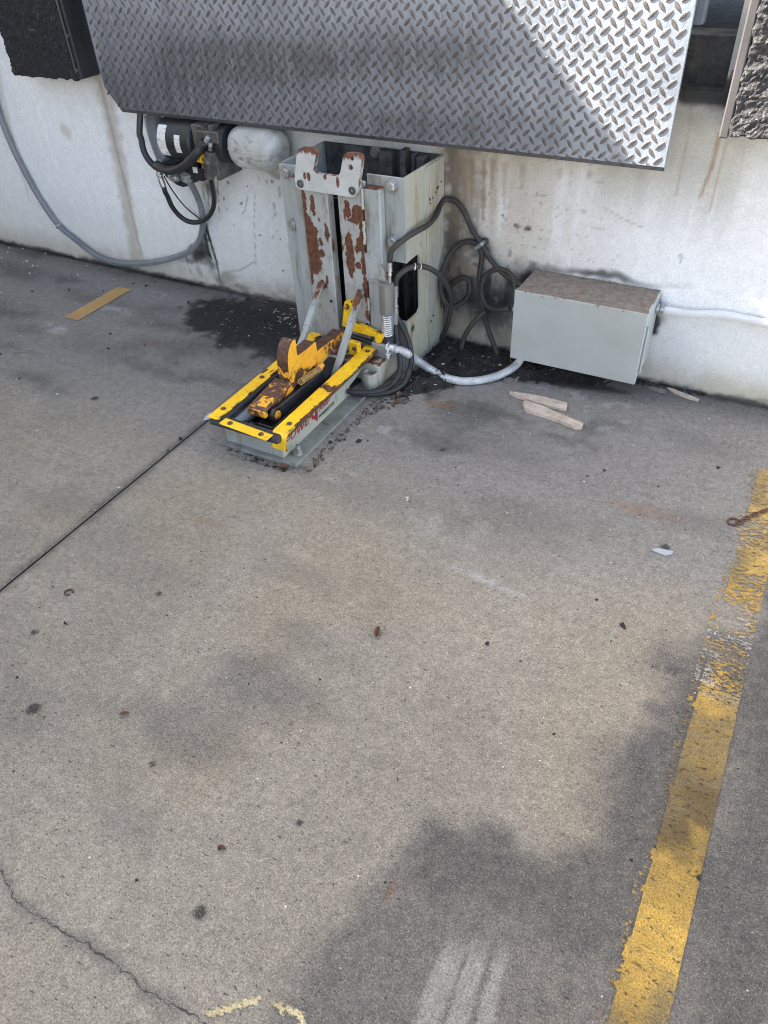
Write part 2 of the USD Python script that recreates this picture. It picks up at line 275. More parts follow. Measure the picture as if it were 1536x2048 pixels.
MULCHM = paint('black_mulch', (.030, .026, .023), (.012, .011, .010), 40, rough=.9, dirt=((.20, .17, .14), .67, 130, (1, 1, 1)), bump=(140, .006), bevel=0)
RUSTYM = paint('rusted_chain', (.13, .062, .036), (.065, .034, .024), 50, rough=.85, bevel=0)
CRACKM = paint('crack_dirt', (.075, .064, .058), (.04, .036, .034), 60, rough=.95, bevel=0)
JOINTM = paint('joint_filler', (.022, .021, .020), (.012, .012, .012), 60, rough=.95, bevel=0)
PITM = paint('grimy_pit_concrete', (.11, .105, .10), (.020, .020, .021), 14, rough=.9, dirt=((.16, .155, .15), .63, 28, (1, 1, .5)), bump=(70, .006), bevel=0)
DARKBLUE = paint('blue_grey_steel', (.11, .125, .15), (.085, .095, .115), 10, rough=.5)
WALLUP = paint('upper_wall_paint', (.66, .67, .68), (.60, .61, .62), 3, rough=.8, bevel=0)
DOORM = paint('dock_door_panel', (.58, .58, .57), rough=.5, bevel=0)
TRAILERM = paint('trailer_white', (.72, .72, .71), (.66, .66, .65), 2, rough=.4, bevel=0)
TYREM = paint('tyre_rubber', (.02, .02, .021), rough=.85, bevel=0)

# tread plate: galvanised, streaked vertically with grime; lugs browner where trucks have rubbed them
TREADM = paint('galvanised_plate', (.36, .39, .43), (.25, .275, .31), 10, (1.2, 1, .25), .40, .30, dirt=((.11, .11, .115), .57, 30, (2.6, 1, .25)), rust=(.90, 42, (3, 1, .35)), attr='rust', rustcol=((.055, .055, .058), (.13, .125, .125)), rrough=.6, bevel=0, bump=(90, .0008), spec=.35, grime=(.055, .056, .060))
LUGM = paint('worn_lug', (.20, .175, .165), (.105, .088, .082), 30, (1, 1, 1), .36, .45, grime=(.05, .045, .043), dirt=((.46, .44, .36), .60, 16, (1, 1, 1)), rust=(.90, 40, (1, 1, .5)), attr='rust', rustcol=((.05, .04, .036), (.12, .10, .092)), rrough=.5, bevel=0)

# painted line: paint kept or worn off by the primvar 'wear'; where it is off the sheet is open
def line_mat(name):
    N = {'geo': ('geometry', {}), 'cd': ('attribute', dict(attribute='Cd')), 'w': ('attribute', dict(attribute='wear')), 'm': ('mapping', dict(scale=(1, 1.9, 1), rotation=(0, 0, .3))),
         'n': ('noise_texture', dict(scale=70, detail=6.0, roughness=.75)), 'a': ('math', dict(math_type='add')), 'r': ('rgb_ramp', dict(ramp=[(.54, (0, 0, 0)), (.60, (1, 1, 1))])),
         'g': ('noise_texture', dict(scale=300, detail=4.0, roughness=.7)), 'gr': ('rgb_ramp', dict(ramp=[(.33, (.50,) * 3), (.5, (1, 1, 1)), (.67, (1.45,) * 3)])),
         'x': ('mix_color', dict(blend_type='multiply', fac=1.0, use_clamp=False)), 'p': ('principled_bsdf', dict(roughness=.8, specular_ior_level=.3)), 't': ('transparent_bsdf', {}), 'mx': ('mix_closure', {}),
         'nb': ('noise_texture', dict(scale=230, detail=4.0, roughness=.65)), 'bp': ('bump', dict(distance=.0022))}
    K = [('geo.position', 'm.vector'), ('m.vector', 'n.vector'), ('n.fac', 'a.value1'), ('w.fac', 'a.value2'), ('a.value', 'r.fac'), ('r.color', 'mx.fac'), ('geo.position', 'g.vector'), ('g.fac', 'gr.fac'),
         ('cd.color', 'x.a'), ('gr.color', 'x.b'), ('x.result', 'p.base_color'), ('geo.position', 'nb.vector'), ('nb.fac', 'bp.height'), ('bp.normal', 'p.normal'), ('t.BSDF', 'mx.closure1'), ('p.BSDF', 'mx.closure2')]
    usdkit.material(stage, L + name, N, K, surface='mx.closure'); return L + name
LINEM = line_mat('worn_line_paint')

# ------------------------------------------------------------------ stain helpers (marks that lie on the surface and stay there)
def seg2(P, a, b):
    a, b = np.asarray(a, float), np.asarray(b, float); d = b - a; t = np.clip(((P - a) @ d) / (d @ d + 1e-12), 0, 1)
    return np.linalg.norm(P - a - t[:, None] * d, axis=1), t
def pathd(P, pts):
    return np.min([seg2(P, pts[i], pts[i + 1])[0] for i in range(len(pts) - 1)], axis=0)
def mixc(C, col, m): m = np.clip(m, 0, 1)[:, None]; C[:] = C * (1 - m) + np.asarray(col) * m

def grid(xs, ys): 
    X, Y = np.meshgrid(xs, ys, indexing='ij'); nx, ny = X.shape
    i = np.arange(nx * ny).reshape(nx, ny); q = np.stack([i[:-1, :-1], i[1:, :-1], i[1:, 1:], i[:-1, 1:]], -1).reshape(-1, 4)
    return X.ravel(), Y.ravel(), np.vstack([q[:, [0, 1, 2]], q[:, [0, 2, 3]]])
def axis(lo, hi, step, far_lo, far_hi):
    a = list(np.linspace(lo, hi, max(2, int(round((hi - lo) / step)) + 1)))
    s, x = step * 2, lo
    while x > far_lo + 1e-6: x = max(far_lo, x - s); a.insert(0, x); s *= 1.8
    s, x = step * 2, hi
    while x < far_hi - 1e-6: x = min(far_hi, x + s); a.append(x); s *= 1.8
    return np.array(a)

# ------------------------------------------------------------------ the ground: concrete slabs with a sawn joint
JX = -1.708
def gp(px, py): return G(px, py)[:2]
def ground_cols(P):
    p3 = np.c_[P, np.zeros(len(P))]
    big, mid, sm = fbm(p3, 1.1, 4, 3), fbm(p3, 4.5, 4, 8), fbm(p3, 22, 4, 21)
    wig = p3 + .05 * np.c_[fbm(p3, 7, 3, 31) - .5, fbm(p3, 7, 3, 32) - .5, np.zeros(len(P))] * 2
    Q = wig[:, :2]
    C = np.array([.248, .217, .174]) * np.ones((len(P), 3))
    C *= (.82 + .36 * big)[:, None] * (.86 + .28 * mid)[:, None] * (.93 + .14 * sm)[:, None]
    mixc(C, (.255, .212, .150), .5 * sst(.5, .72, fbm(p3, 2.2, 3, 44)))              # warm weathering
    near = P[:, 1]
    mixc(C, (.180, .172, .163), .75 * sst(-1.35, -.75, near))                            # greyer by the dock
    fine_ = fbm(p3, 70, 3, 23); rnd = np.random.default_rng(4).random(len(P))
    brm = fbm(np.c_[P[:, 0] * 5 + P[:, 1] * 1.5, P[:, 1] * 60, 0 * P[:, 0]], 1, 3, 24)
    C *= (.80 + .26 * fine_ + .14 * brm)[:, None] * (.91 + .18 * rnd)[:, None]
    def blob(px, py, rx, ry, col, a, soft=.5, rot=0):
        c = gp(px, py); d = Q - c; cs, sn = math.cos(rot), math.sin(rot)
        r = np.hypot((d[:, 0] * cs + d[:, 1] * sn) / rx, (-d[:, 0] * sn + d[:, 1] * cs) / ry)
        mixc(C, col, np.minimum(np.where(np.asarray(a) > .84, a, a * (.30 + 1.0 * fine_ + .5 * (brm - .5))), .985) * sst(1.0, 1.0 - soft, r + .8 * (mid - .5) + .6 * (sm - .5)))
    # grime belts across the bay
    for px, py, rx, ry, a in ((60, 500, .25, .10, .6), (30, 540, .4, .10, .75), (200, 600, .4, .10, .5), (60, 760, .3, .08, .6), (330, 650, .3, .12, .6), (150, 560, .16, .05, .7), (300, 740, .3, .07, .6), (20, 690, .2, .06, .6), (420, 760, .24, .08, .6), (1010, 830, .3, .08, .7), (1130, 870, .25, .06, .6), (880, 880, .2, .08, .5), (240, 545, .16, .06, .55), (20, 620, .22, .10, .65), (60, 660, .2, .08, .55), (330, 690, .30, .12, .5), (230, 700, .35, .10, .35), (460, 700, .35, .18, .55), (330, 620, .2, .08, .4),
                              (930, 830, .22, .13, .55), (1060, 860, .3, .12, .35), (1190, 845, .14, .07, .55), (1000, 900, .5, .14, .35), (760, 1000, .5, .12, .25), (1400, 890, .25, .10, .3), (1090, 1040, .35, .12, .35),
                              (1400, 1060, .22, .10, .4), (560, 1380, .28, .10, .5), (380, 1480, .25, .12, .45), (620, 1280, .22, .09, .35), (240, 1640, .2, .12, .45), (1330, 1330, .12, .12, .75), (1390, 1400, .10, .16, .6),
                              (1250, 1530, .13, .16, .5), (130, 1000, .3, .12, .3), (620, 1160, .3, .08, .25), (60, 1420, .15, .1, .3)):
        blob(px, py, rx, ry, (.070, .066, .063), a * 1.05 if a < .8 else .84, .95)
    # soaked, darker concrete in the foreground and beyond the line
    def poly(pxs, col, a, soft, wob=.1):
        pts = np.array([gp(*q) for q in pxs]); x, y = Q[:, 0], Q[:, 1]; ins = np.zeros(len(Q), bool)
        for (ax, ay), (bx, by) in zip(pts, np.roll(pts, -1, 0)):
            ins ^= ((ay > y) != (by > y)) & (x < (bx - ax) * (y - ay) / (by - ay + 1e-12) + ax)
        d = pathd(Q, np.vstack([pts, pts[:1]])) * np.where(ins, 1, -1)
        mixc(C, col, a * (.62 + .76 * fine_) * sst(-soft, soft, d + wob * (mid - .5) * 1.5 + .08 * (sm - .5)))
    # soaked, darker concrete in the foreground and beyond the line
    poly(((470, 2200), (540, 1960), (620, 1830), (760, 1720), (840, 1640), (960, 1650), (1060, 1690), (1170, 1630), (1270, 1500), (1340, 1400), (1390, 1300), (1480, 1250), (1536, 1080), (1750, 1000), (2000, 2400), (700, 2400)), (.082, .076, .071), .70, .045, .08)
    poly(((840, 1640), (960, 1650), (1070, 1700), (1180, 1640), (1280, 1500), (1420, 1290), (1400, 1700), (1300, 1900), (1100, 1850), (900, 1760)), (.062, .058, .056), .45, .035)
    poly(((1530, 1150), (1490, 1300), (1450, 1500), (1400, 1750), (1330, 2100), (1900, 2300), (1900, 1100)), (.058, .055, .053), .6, .05)
    for a_, b_, w in (((922, 1860), (842, 2075), .024), ((968, 1862), (905, 2075), .019), ((1010, 1885), (962, 2075), .015)):      # where a dragged skid rubbed the concrete pale again
        d, t = seg2(P, gp(*a_), gp(*b_)); mixc(C, (.240, .222, .198), .85 * sst(w, w * .8, d + .006 * (sm - .5)) * sst(-.02, .35, t + .25 * (mid - .5)) * (.55 + .7 * fine_))
    # rust blooms, pale salts, chalk
    for px, py, rx, ry, a in ((410, 1045, .07, .025, .5), (890, 805, .08, .03, .7), (790, 1755, .012, .05, .6), (832, 1745, .010, .03, .4), (1300, 1030, .16, .06, .3), (640, 905, .05, .02, .3), (310, 690, .07, .03, .35), (1250, 1010, .08, .03, .25)):
        blob(px, py, rx, ry, (.22, .105, .048), a, .9)
    for px, py, rx, ry, a in ((1190, 800, .20, .05, .65), (1130, 775, .14, .03, .5), (1230, 850, .25, .05, .35), (740, 850, .16, .08, .45), (235, 620, .25, .06, .5), (110, 660, .12, .04, .5), (60, 700, .2, .05, .4), (660, 960, .1, .05, .35), (300, 590, .14, .04, .5), (1050, 745, .08, .02, .4), (960, 1150, .18, .03, .25), (880, 1050, .3, .10, .15)):
        blob(px, py, rx, ry, (.47, .46, .46), a * sst(.35, .7, sm + .5 * (mid - .5)), .9)
    d = pathd(Q, [gp(*q) for q in ((920, 1140), (1010, 1168), (1060, 1190))]); mixc(C, (.34, .33, .31), .45 * sst(.018, .002, d) * sst(.4, .6, sm))
    # oil soaked ground left of the restraint, grime in the corners
    blob(495, 640, .42, .22, (.007, .007, .008), .985, .35)
    blob(570, 690, .30, .17, (.012, .012, .014), .95, .5)
    blob(430, 640, .24, .15, (.014, .014, .016), .92, .6)
    blob(940, 710, .34, .10, (.018, .016, .015), .95, .4)
    blob(1160, 765, .26, .035, (.030, .027, .025), .85, .7)
    blob(830, 770, .20, .06, (.030, .028, .026), .8, .7)
    blob(560, 930, .14, .04, (.05, .047, .044), .55, .8)
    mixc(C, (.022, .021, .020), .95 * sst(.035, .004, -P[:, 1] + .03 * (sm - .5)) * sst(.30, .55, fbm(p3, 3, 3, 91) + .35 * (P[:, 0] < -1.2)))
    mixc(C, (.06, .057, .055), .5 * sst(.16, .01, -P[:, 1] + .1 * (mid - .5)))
    # the sawn joint and the crack collect dirt
    mixc(C, (.055, .052, .050), .55 * sst(.035, .004, np.abs(P[:, 0] - JX) + .02 * (sm - .5)))
    mixc(C, (.085, .078, .078), .45 * sst(.022, .002, pathd(P, [gp(*q) for q in CRACK]) + .03 * (sm - .5)) * sst(.3, .6, mid))
    # droplets and small spots
    for px, py, r in ((65, 1418, .018), (190, 797, .016), (598, 1645, .007), (305, 1528, .008), (318, 1188, .008), (400, 1825, .014), (70, 1265, .009), (1330, 1095, .012), (885, 900, .01)):
        c = gp(px, py); dd = np.hypot(*(P - c).T); mixc(C, (.03, .026, .024), .9 * sst(r * 1.25, r * .75, dd + r * .8 * (sm - .5)))
    return C
CRACK = ((-60, 1700), (0, 1740), (14, 1768), (30, 1797), (52, 1815), (85, 1837), (110, 1853), (128, 1868), (165, 1882), (178, 1888), (195, 1905), (226, 1921), (236, 1936), (262, 1950), (280, 1972), (291, 1984), (310, 1990), (326, 2002), (345, 2010), (366, 2022), (392, 2030), (400, 2042), (430, 2070))

ground = thing('ground', 'stained grey concrete apron of the loading dock', None, kind='structure')
for side, (lo, hi) in enumerate(((-60.0, JX - .0028), (JX + .0028, 60.0))):
    xs = axis(max(lo, -3.95), min(hi, .42), .0068, lo, hi); ys = axis(-2.66, 0.02, .0068, -60.0, .5)
    X, Y, f = grid(xs, ys); P = np.c_[X, Y]
    v = np.c_[X, Y, np.zeros(len(X))]
    # worn arris along the joint
    v[:, 2] -= .004 * sst(.006, .0, np.abs(X - JX) - .002) 
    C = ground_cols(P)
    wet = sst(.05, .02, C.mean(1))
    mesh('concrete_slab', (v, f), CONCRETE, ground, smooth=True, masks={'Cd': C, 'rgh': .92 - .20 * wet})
v = np.array([(-.02, -60, -.008), (.02, -60, -.008), (.02, .5, -.008), (-.02, .5, -.008)]) + [JX, 0, 0]
mesh('joint_filler', (v, np.array([(0, 1, 2), (0, 2, 3)])), JOINTM, ground, smooth=False)
pts = spline([G(*q, .0012) for q in CRACK], .006); n_ = len(pts); jit = (NR.random((n_, 2)) - .5) * .007
w_ = .0003 + .0019 * NR.random(n_)**2; c_ = pts.copy(); c_[:, :2] += jit
tn = np.gradient(c_, axis=0); nn = np.c_[-tn[:, 1], tn[:, 0]]; nn /= np.linalg.norm(nn, axis=1)[:, None]
v = np.vstack([np.c_[c_[:, :2] + nn * w_[:, None], c_[:, 2]], np.c_[c_[:, :2] - nn * w_[:, None], c_[:, 2]]]); i = np.arange(n_ - 1)
mesh('crack', (v, np.vstack([np.c_[i, i + n_, i + 1], np.c_[i + 1, i + n_, i + n_ + 1]])), CRACKM, ground, smooth=False)

# ------------------------------------------------------------------ yellow lines
def line(name, x0, x1, y0, y1, label, colf, wearf):
    X, Y, f = grid(np.arange(x0, x1 + 1e-6, .004), np.arange(y0, y1 + 1e-6, .005)); P = np.c_[X, Y]
    v = np.c_[X, Y, np.full(len(X), .003)]
    mesh(name, (v, f), LINEM, smooth=False, masks={'Cd': colf(P), 'wear': wearf(P)}, label=label, cat='painted line', kind='structure')
def right_col(P):
    p3 = np.c_[P, 0 * P[:, :1]]; C = np.array([.43, .265, .058]) * np.ones((len(P), 3)); C *= (.68 + .5 * fbm(p3, 9, 4, 5))[:, None] * (.80 + .4 * fbm(np.c_[P[:, 0] * 25, P[:, 1] * 90, 0 * P[:, 0]], 1, 3, 15))[:, None]
    mixc(C, (.45, .30, .12), .75 * sst(-1.0, -.6, P[:, 1]))                                       # paler and sandier near the dock
    worn = np.exp(-((P[:, 1] + 1.16) / .15)**4) * sst(.42, .52, fbm(np.c_[P[:, 0] * 14, P[:, 1] * 40, 0 * P[:, 0]], 1, 3, 12))
    mixc(C, (.37, .355, .335), .95 * worn)                                                           # primer showing in the scrubbed stretch
    dirty = np.exp(-((P[:, 1] + 1.42) / .07)**2) * .5 + np.exp(-((P[:, 1] + 1.66) / .12)**2) + .6 * np.exp(-((P[:, 1] + 2.12) / .12)**2) + .35 * np.exp(-((P[:, 1] + 1.55) / .06)**2)
    mixc(C, (.095, .064, .026), .97 * np.clip(dirty * 1.15, 0, 1) * (.35 + .65 * sst(.25, .52, fbm(p3, 18, 4, 77))))
    mixc(C, (.16, .12, .06), .55 * sst(.48, .66, fbm(p3, 11, 4, 78)) + .25 * sst(.5, .6, fbm(np.c_[P[:, 0] * 30, P[:, 1] * 110, 0 * P[:, 0]], 1, 3, 79)))
    return C
def right_wear(P):
    p3 = np.c_[P, 0 * P[:, :1]]; e = np.minimum(P[:, 0] - .0885, .1815 - P[:, 0])
    w = .34 + .0 * e + .35 * sst(-.006, .004, e + .006 * (fbm(p3, 45, 3, 2) - .5)) - .35
    w = np.where(e + .004 * (fbm(p3, 60, 2, 2) - .5) > .0, .145, -.25) - .115 * np.exp(-((P[:, 1] + 1.16) / .15)**4) - .22 * np.exp(-((P[:, 1] + 1.045) / .05)**2) * sst(.15, .11, P[:, 0]) - .115 * np.exp(-((P[:, 1] + .78) / .22)**2) * sst(.35, .55, fbm(p3, 12, 2, 90)) + .02 * (P[:, 1] < -1.33)
    ghost = (P[:, 0] < .0865) & (P[:, 0] > .072)                                                   # flakes of an older, shifted line along its left edge
    w = np.where(ghost, .022 - .03 * (fbm(p3, 6, 2, 4) > .55), w)
    ends = sst(-.365, -.385, P[:, 1] + .012 * (fbm(p3, 40, 3, 6) - .5)); return np.where(ends > .5, w, -1)
line('yellow_line', .068, .186, -2.7, -.36, 'long worn yellow line on the concrete along the right edge of the bay', right_col, right_wear)
a_, b_ = G(235, 573), G(140, 637)
LX0, LX1, LY0, LY1 = -2.835, -2.745, G(130, 637)[1], G(235, 573)[1]
def left_col(P): return np.array([.44, .28, .11]) * (.8 + .4 * fbm(np.c_[P, 0 * P[:, :1]], 14, 4, 9))[:, None]
def left_wear(P): 
    e = np.minimum(np.minimum(P[:, 0] - LX0, LX1 - P[:, 0]), np.minimum(P[:, 1] - LY0, LY1 - P[:, 1]))
    return np.where(e + .01 * (fbm(np.c_[P, 0 * P[:, :1]], 50, 3, 3) - .5) > 0.001, .17, -1)
line('yellow_line', LX0 - .01, LX1 + .01, LY0 - .01, LY1 + .01, 'short faded yellow line stub beside the wall at the left', left_col, left_wear)
def scribble(pxs, w, label):
    path = spline([G(*q, .003) for q in pxs], .004); k = len(path); t = np.gradient(path, axis=0); nn = np.c_[-t[:, 1], t[:, 0], 0 * t[:, 0]]; nn /= np.linalg.norm(nn, axis=1)[:, None]
    offs = np.linspace(-1.6, 1.6, 9); v = (path[:, None] + nn[:, None] * (offs * w)[None, :, None]).reshape(-1, 3); i = np.arange(k * 9).reshape(k, 9)
    q = np.stack([i[:-1, :-1], i[1:, :-1], i[1:, 1:], i[:-1, 1:]], -1).reshape(-1, 4); o = np.tile(np.abs(offs), k); tt = np.repeat(np.linspace(0, 1, k), 9)
    mesh('paint_scribble', (v, np.vstack([q[:, [0, 1, 2]], q[:, [0, 2, 3]]])), LINEM, smooth=False, label=label, cat='paint mark', kind='structure',
         masks={'Cd': np.tile([.46, .38, .22], (len(v), 1)) * (.85 + .3 * tt)[:, None], 'wear': .20 - .15 * o - .10 * (tt < .12) - .1 * (tt > .93)})
scribble(((405, 2028), (430, 2026), (455, 2016), (480, 2008), (505, 2004), (523, 1996)), .006, 'pale curved paint scribble near the end of the crack')
scribble(((545, 2003), (565, 2018), (590, 2026), (603, 2040), (608, 2056)), .007, 'yellower paint scribble curving down at the bottom of the picture')

# ------------------------------------------------------------------ dock wall
PX0, PX1, PZ = -2.745, -.315, .965
def wall_cols(P):
    """P: (x, z) on the wall face"""
    p3 = np.c_[P[:, 0], 0 * P[:, 0], P[:, 1]]; x, z = P[:, 0], P[:, 1]
    big, mid, sm = fbm(p3, 1.3, 4, 5), fbm(p3, 6, 4, 6), fbm(p3, 30, 4, 7)
    streak = fbm(np.c_[x * 26, 0 * x, z * 1.6], 1, 4, 9); streak2 = fbm(np.c_[x * 70, 0 * x, z * 3.5], 1, 3, 19)
    Q = P + .03 * np.c_[fbm(p3, 9, 3, 14) - .5, fbm(p3, 9, 3, 15) - .5] * 2
    C = np.array([.79, .79, .785]) * np.ones((len(P), 3)); C *= (.93 + .12 * big)[:, None] * (.965 + .07 * streak2)[:, None] * (.965 + .07 * np.random.default_rng(8).random(len(P)))[:, None]
    wp = lambda u, v_: W(u, v_)[[0, 2]]
    def blob(px, py, rx, rz, col, a, soft=.6, det=.5):
        d = (Q - wp(px, py)) / [rx, rz]; r = np.hypot(*d.T); mixc(C, col, a * sst(1, 1 - soft, r + det * (mid - .5) + det * .5 * (sm - .5)))
    def run(pxs, w0, w1, col, a, det=.4):
        pts = [wp(*q) for q in pxs]; best = np.full(len(P), 9.0)
        for k in range(len(pts) - 1):
            d, t = seg2(P, pts[k], pts[k + 1]); u = (k + t) / (len(pts) - 1); best = np.minimum(best, (d + det * w0 * (sm - .5)) / (w0 + (w1 - w0) * u))
        mixc(C, col, a * sst(1, .25, best))
    right = sst(-1.30, -1.15, x)
    # overall yellowing and speckle between pump and restraint, and right of the restraint
    mixc(C, (.47, .43, .345), .65 * sst(-2.15, -1.85, x) * (1 - right) * sst(.25, .7, big + .3 * (streak - .5)))
    mixc(C, (.46, .40, .31), .75 * right * sst(-.35, -1.0, x) * sst(.25, .62, streak * .6 + mid * .4 + .1))
    mixc(C, (.44, .42, .355), .75 * sst(-.85, -.5, x) * sst(.50, .80, z + .1 * (streak - .5)) * sst(-.05, -.30, x) * (.6 + .8 * streak))
    mixc(C, (.60, .585, .53), .5 * sst(.42, .1, z + .12 * (mid - .5)))
    mixc(C, (.64, .58, .38), .45 * sst(-.35, -.1, x) * sst(.12, .03, z + .08 * (mid - .5)))
    # vertical stain run at the left, with its fine shrinkage line
    run(((205, 160), (240, 330), (272, 520)), .075, .048, (.42, .365, .295), .66, .5)
    run(((200, 165), (222, 250), (262, 420), (285, 520)), .016, .014, (.36, .31, .24), .6, .6)
    run(((203, 190), (232, 300), (262, 400)), .0035, .003, (.30, .28, .25), .7, .1)
    run(((-5, 150), (30, 300), (60, 400)), .03, .01, (.62, .58, .52), .6, .4)
    blob(135, 262, .035, .045, (.55, .47, .36), .6)
    # oil under the pump
    for px, py, rx, rz, a in ((405, 492, .05, .06, .9), (398, 512, .07, .05, .95), (420, 530, .03, .06, .8), (440, 562, .05, .02, .9), (480, 575, .10, .02, .9), (380, 520, .09, .025, .7), (400, 545, .03, .06, .5), (425, 380, .06, .05, .7), (455, 345, .07, .03, .7), (560, 345, .10, .02, .5), (445, 555, .10, .03, .6)):
        blob(px, py, rx, rz, (.035, .033, .032), a, .85, .9)
    run(((412, 448), (420, 480), (432, 520), (440, 560), (448, 582)), .012, .008, (.018, .018, .018), .97, .8)
    run(((408, 455), (416, 500), (424, 520)), .016, .008, (.025, .024, .023), .95, 1.1)
    run(((372, 512), (378, 535), (383, 550)), .006, .003, (.05, .048, .045), .85, .8)
    for px, py, h in ((415, 370, 60), (425, 370, 40), (435, 365, 75), (405, 372, 30)): run(((px, py), (px + 4, py + h)), .005, .002, (.05, .048, .045), .7, .8)
    for px, py, r in ((456, 368, .008), (449, 397, .006), (478, 410, .008), (495, 380, .005), (470, 455, .004), (565, 540, .005), (520, 470, .004), (548, 360, .006), (561, 475, .004), (455, 420, .004)): blob(px, py, r, r * 1.2, (.04, .038, .036), .9, .5, .4)
    run(((510, 385), (508, 440), (512, 530)), .003, .003, (.30, .28, .25), .7, .2)
    run(((495, 395), (490, 420), (484, 430)), .004, .002, (.2, .18, .16), .7, .5)
    run(((450, 545), (480, 540), (512, 522)), .012, .004, (.30, .285, .27), .55, .6)
    mixc(C, (.24, .23, .21), .6 * sst(-2.15, -1.95, x) * (1 - right) * sst(.60, .70, streak2 * .5 + sm * .5) * sst(.66, .5, z))
    # right of the restraint: grimy edge, rust runs, soot round the hoses and the enclosure
    run(((905, 310), (912, 420), (895, 560), (885, 660)), .045, .04, (.075, .060, .047), .92, 1.1)
    run(((925, 320), (925, 420), (905, 560)), .11, .08, (.24, .19, .14), .7, 1.2); mixc(C, (.25, .19, .135), .5 * sst(-.72, -1.15, x) * right * sst(.50, .72, streak * .7 + sm * .3) * sst(.40, .62, z))
    for px, h, a in ((945, 90, .6), (968, 120, .7), (985, 60, .5), (1010, 90, .4), (1046, 60, .35), (1120, 60, .3), (930, 140, .5), (1180, 40, .3)): run(((px, 318 + (px - 900) * .11), (px - 2, 318 + h)), .018, .006, (.25, .165, .10), a, .9)
    for px, py, rx, rz, a in ((1035, 570, .13, .10, .95), (1070, 545, .16, .035, .95), (980, 600, .16, .13, .75), (1000, 640, .14, .12, .75), (940, 640, .14, .16, .6), (960, 495, .06, .06, .7), (920, 580, .10, .14, .55), (1200, 548, .30, .018, .8), (1100, 560, .22, .03, .8), (1020, 690, .12, .08, .6), (905, 480, .05, .1, .5), (960, 540, .12, .1, .4)):
        blob(px, py, rx * 1.25, rz * 1.25, (.028, .028, .031), a * sst(.12, .42, sm * .6 + mid * .4) * (.8 + .4 * streak), .85, .8)
    for px, py, rx, rz in ((1045, 562, .12, .085), (1075, 545, .08, .03), (1015, 600, .10, .07), (975, 560, .07, .05), (945, 600, .06, .09), (1120, 553, .16, .016), (1230, 567, .16, .012), (965, 500, .05, .04)): blob(px, py, rx, rz, (.020, .020, .022), .9 * sst(.28, .50, sm * .5 + streak2 * .5), .9, .6)
    blob(910, 640, .14, .12, (.25, .17, .11), .5, .9); blob(925, 545, .10, .06, (.26, .18, .12), .6, .9)
    mixc(C, (.055, .052, .050), .8 * right * sst(-.62, -1.05, x) * sst(.55, .66, sm * .55 + streak2 * .45) * sst(.70, .25, z))
    for px, py, r in ((1036, 448, .012), (1056, 455, .014), (1030, 446, .01), (1060, 458, .008), (1084, 405, .005), (1010, 430, .004)): blob(px, py, r, r * 1.1, (.10, .06, .045), .85, .6, .6)
    run(((1312, 590), (1312, 650), (1308, 665)), .022, .02, (.018, .018, .018), .95, .9); blob(1320, 640, .05, .05, (.05, .05, .05), .6, .95, 1.0)
    # rust lines below the right bumper, black below the pit edge
    run(((1440, 268), (1425, 330), (1400, 395)), .010, .006, (.34, .20, .11), .7, .6); run(((1455, 280), (1420, 420)), .006, .004, (.38, .25, .14), .5, .6)
    run(((1385, 210), (1370, 300), (1352, 390)), .006, .004, (.42, .34, .22), .6, .6)
    blob(1410, 190, .18, .055, (.030, .029, .028), .97, .5, .9); blob(1380, 240, .1, .06, (.28, .26, .21), .5, .9)
    run(((1205, 415), (1250, 440), (1285, 455)), .004, .003, (.45, .36, .27), .6, .5); run(((1362, 508), (1360, 525)), .005, .003, (.12, .11, .1), .6, .5)
    mixc(C, (.22, .20, .18), .6 * sst(.70, .80, fbm(p3, 60, 3, 55)) * (.12 + .88 * right) * sst(-.3, -.9, x))                # fly specks and pinholes
    # foot of the wall
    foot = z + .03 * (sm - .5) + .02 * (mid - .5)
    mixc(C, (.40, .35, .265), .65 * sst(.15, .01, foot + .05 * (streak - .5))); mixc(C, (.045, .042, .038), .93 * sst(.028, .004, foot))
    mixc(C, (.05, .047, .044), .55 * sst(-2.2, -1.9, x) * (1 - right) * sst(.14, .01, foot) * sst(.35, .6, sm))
    return C
wall = thing('dock_wall', 'white painted concrete dock wall, stained and rust streaked', 'wall')
xs, zs = axis(-4.0, .45, .0065, -14.0, 12.0), np.r_[np.linspace(-.3, -.01, 4), np.arange(0, PZ - .003, .0065), PZ]
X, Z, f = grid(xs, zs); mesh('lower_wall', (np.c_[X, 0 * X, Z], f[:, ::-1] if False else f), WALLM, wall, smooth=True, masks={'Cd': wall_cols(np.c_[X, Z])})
for a, b in ((-14.0, PX0), (PX1, 12.0)):
    xs = np.r_[np.linspace(a, b, 2)] if b - a > 9999 else (np.r_[a, np.arange(max(a, -4.0), b, .0065), b] if a < -1 else np.r_[np.arange(a, .45, .0065), 3.0, b])
    X, Z, f = grid(xs, np.r_[np.arange(PZ, 1.31, .0065), 1.32]); mesh('upper_wall', (np.c_[X, 0 * X, Z], f), WALLM, wall, smooth=True, masks={'Cd': wall_cols(np.c_[X, Z])})
mesh('pit_floor', cbox([PX0, .001, PZ - .12], [PX1, 1.9, PZ], .001), PITM, wall)
for a, b in ((PX0 - .2, PX0), (PX1, PX1 + .2)): mesh('pit_side', cbox([a, .002, PZ - .05], [b, 1.9, 1.315], .001), PITM, wall)
mesh('pit_back', cbox([PX0, .085, PZ], [PX1, .20, 1.09], .001), PITM, wall)
mesh('building_face', cut(cbox([-14, -.01, 1.32], [12, .25, 7.5], .004), cbox([PX0 - .05, -.5, 1.0], [PX1 + .05, .5, 4.1], 0.001)), WALLUP, wall)
for k in range(5): mesh('door_panel', cbox([PX0 - .1, .27, 1.33 + k * .56], [PX1 + .1, .32, 1.33 + k * .56 + .55], .008), DOORM, wall)

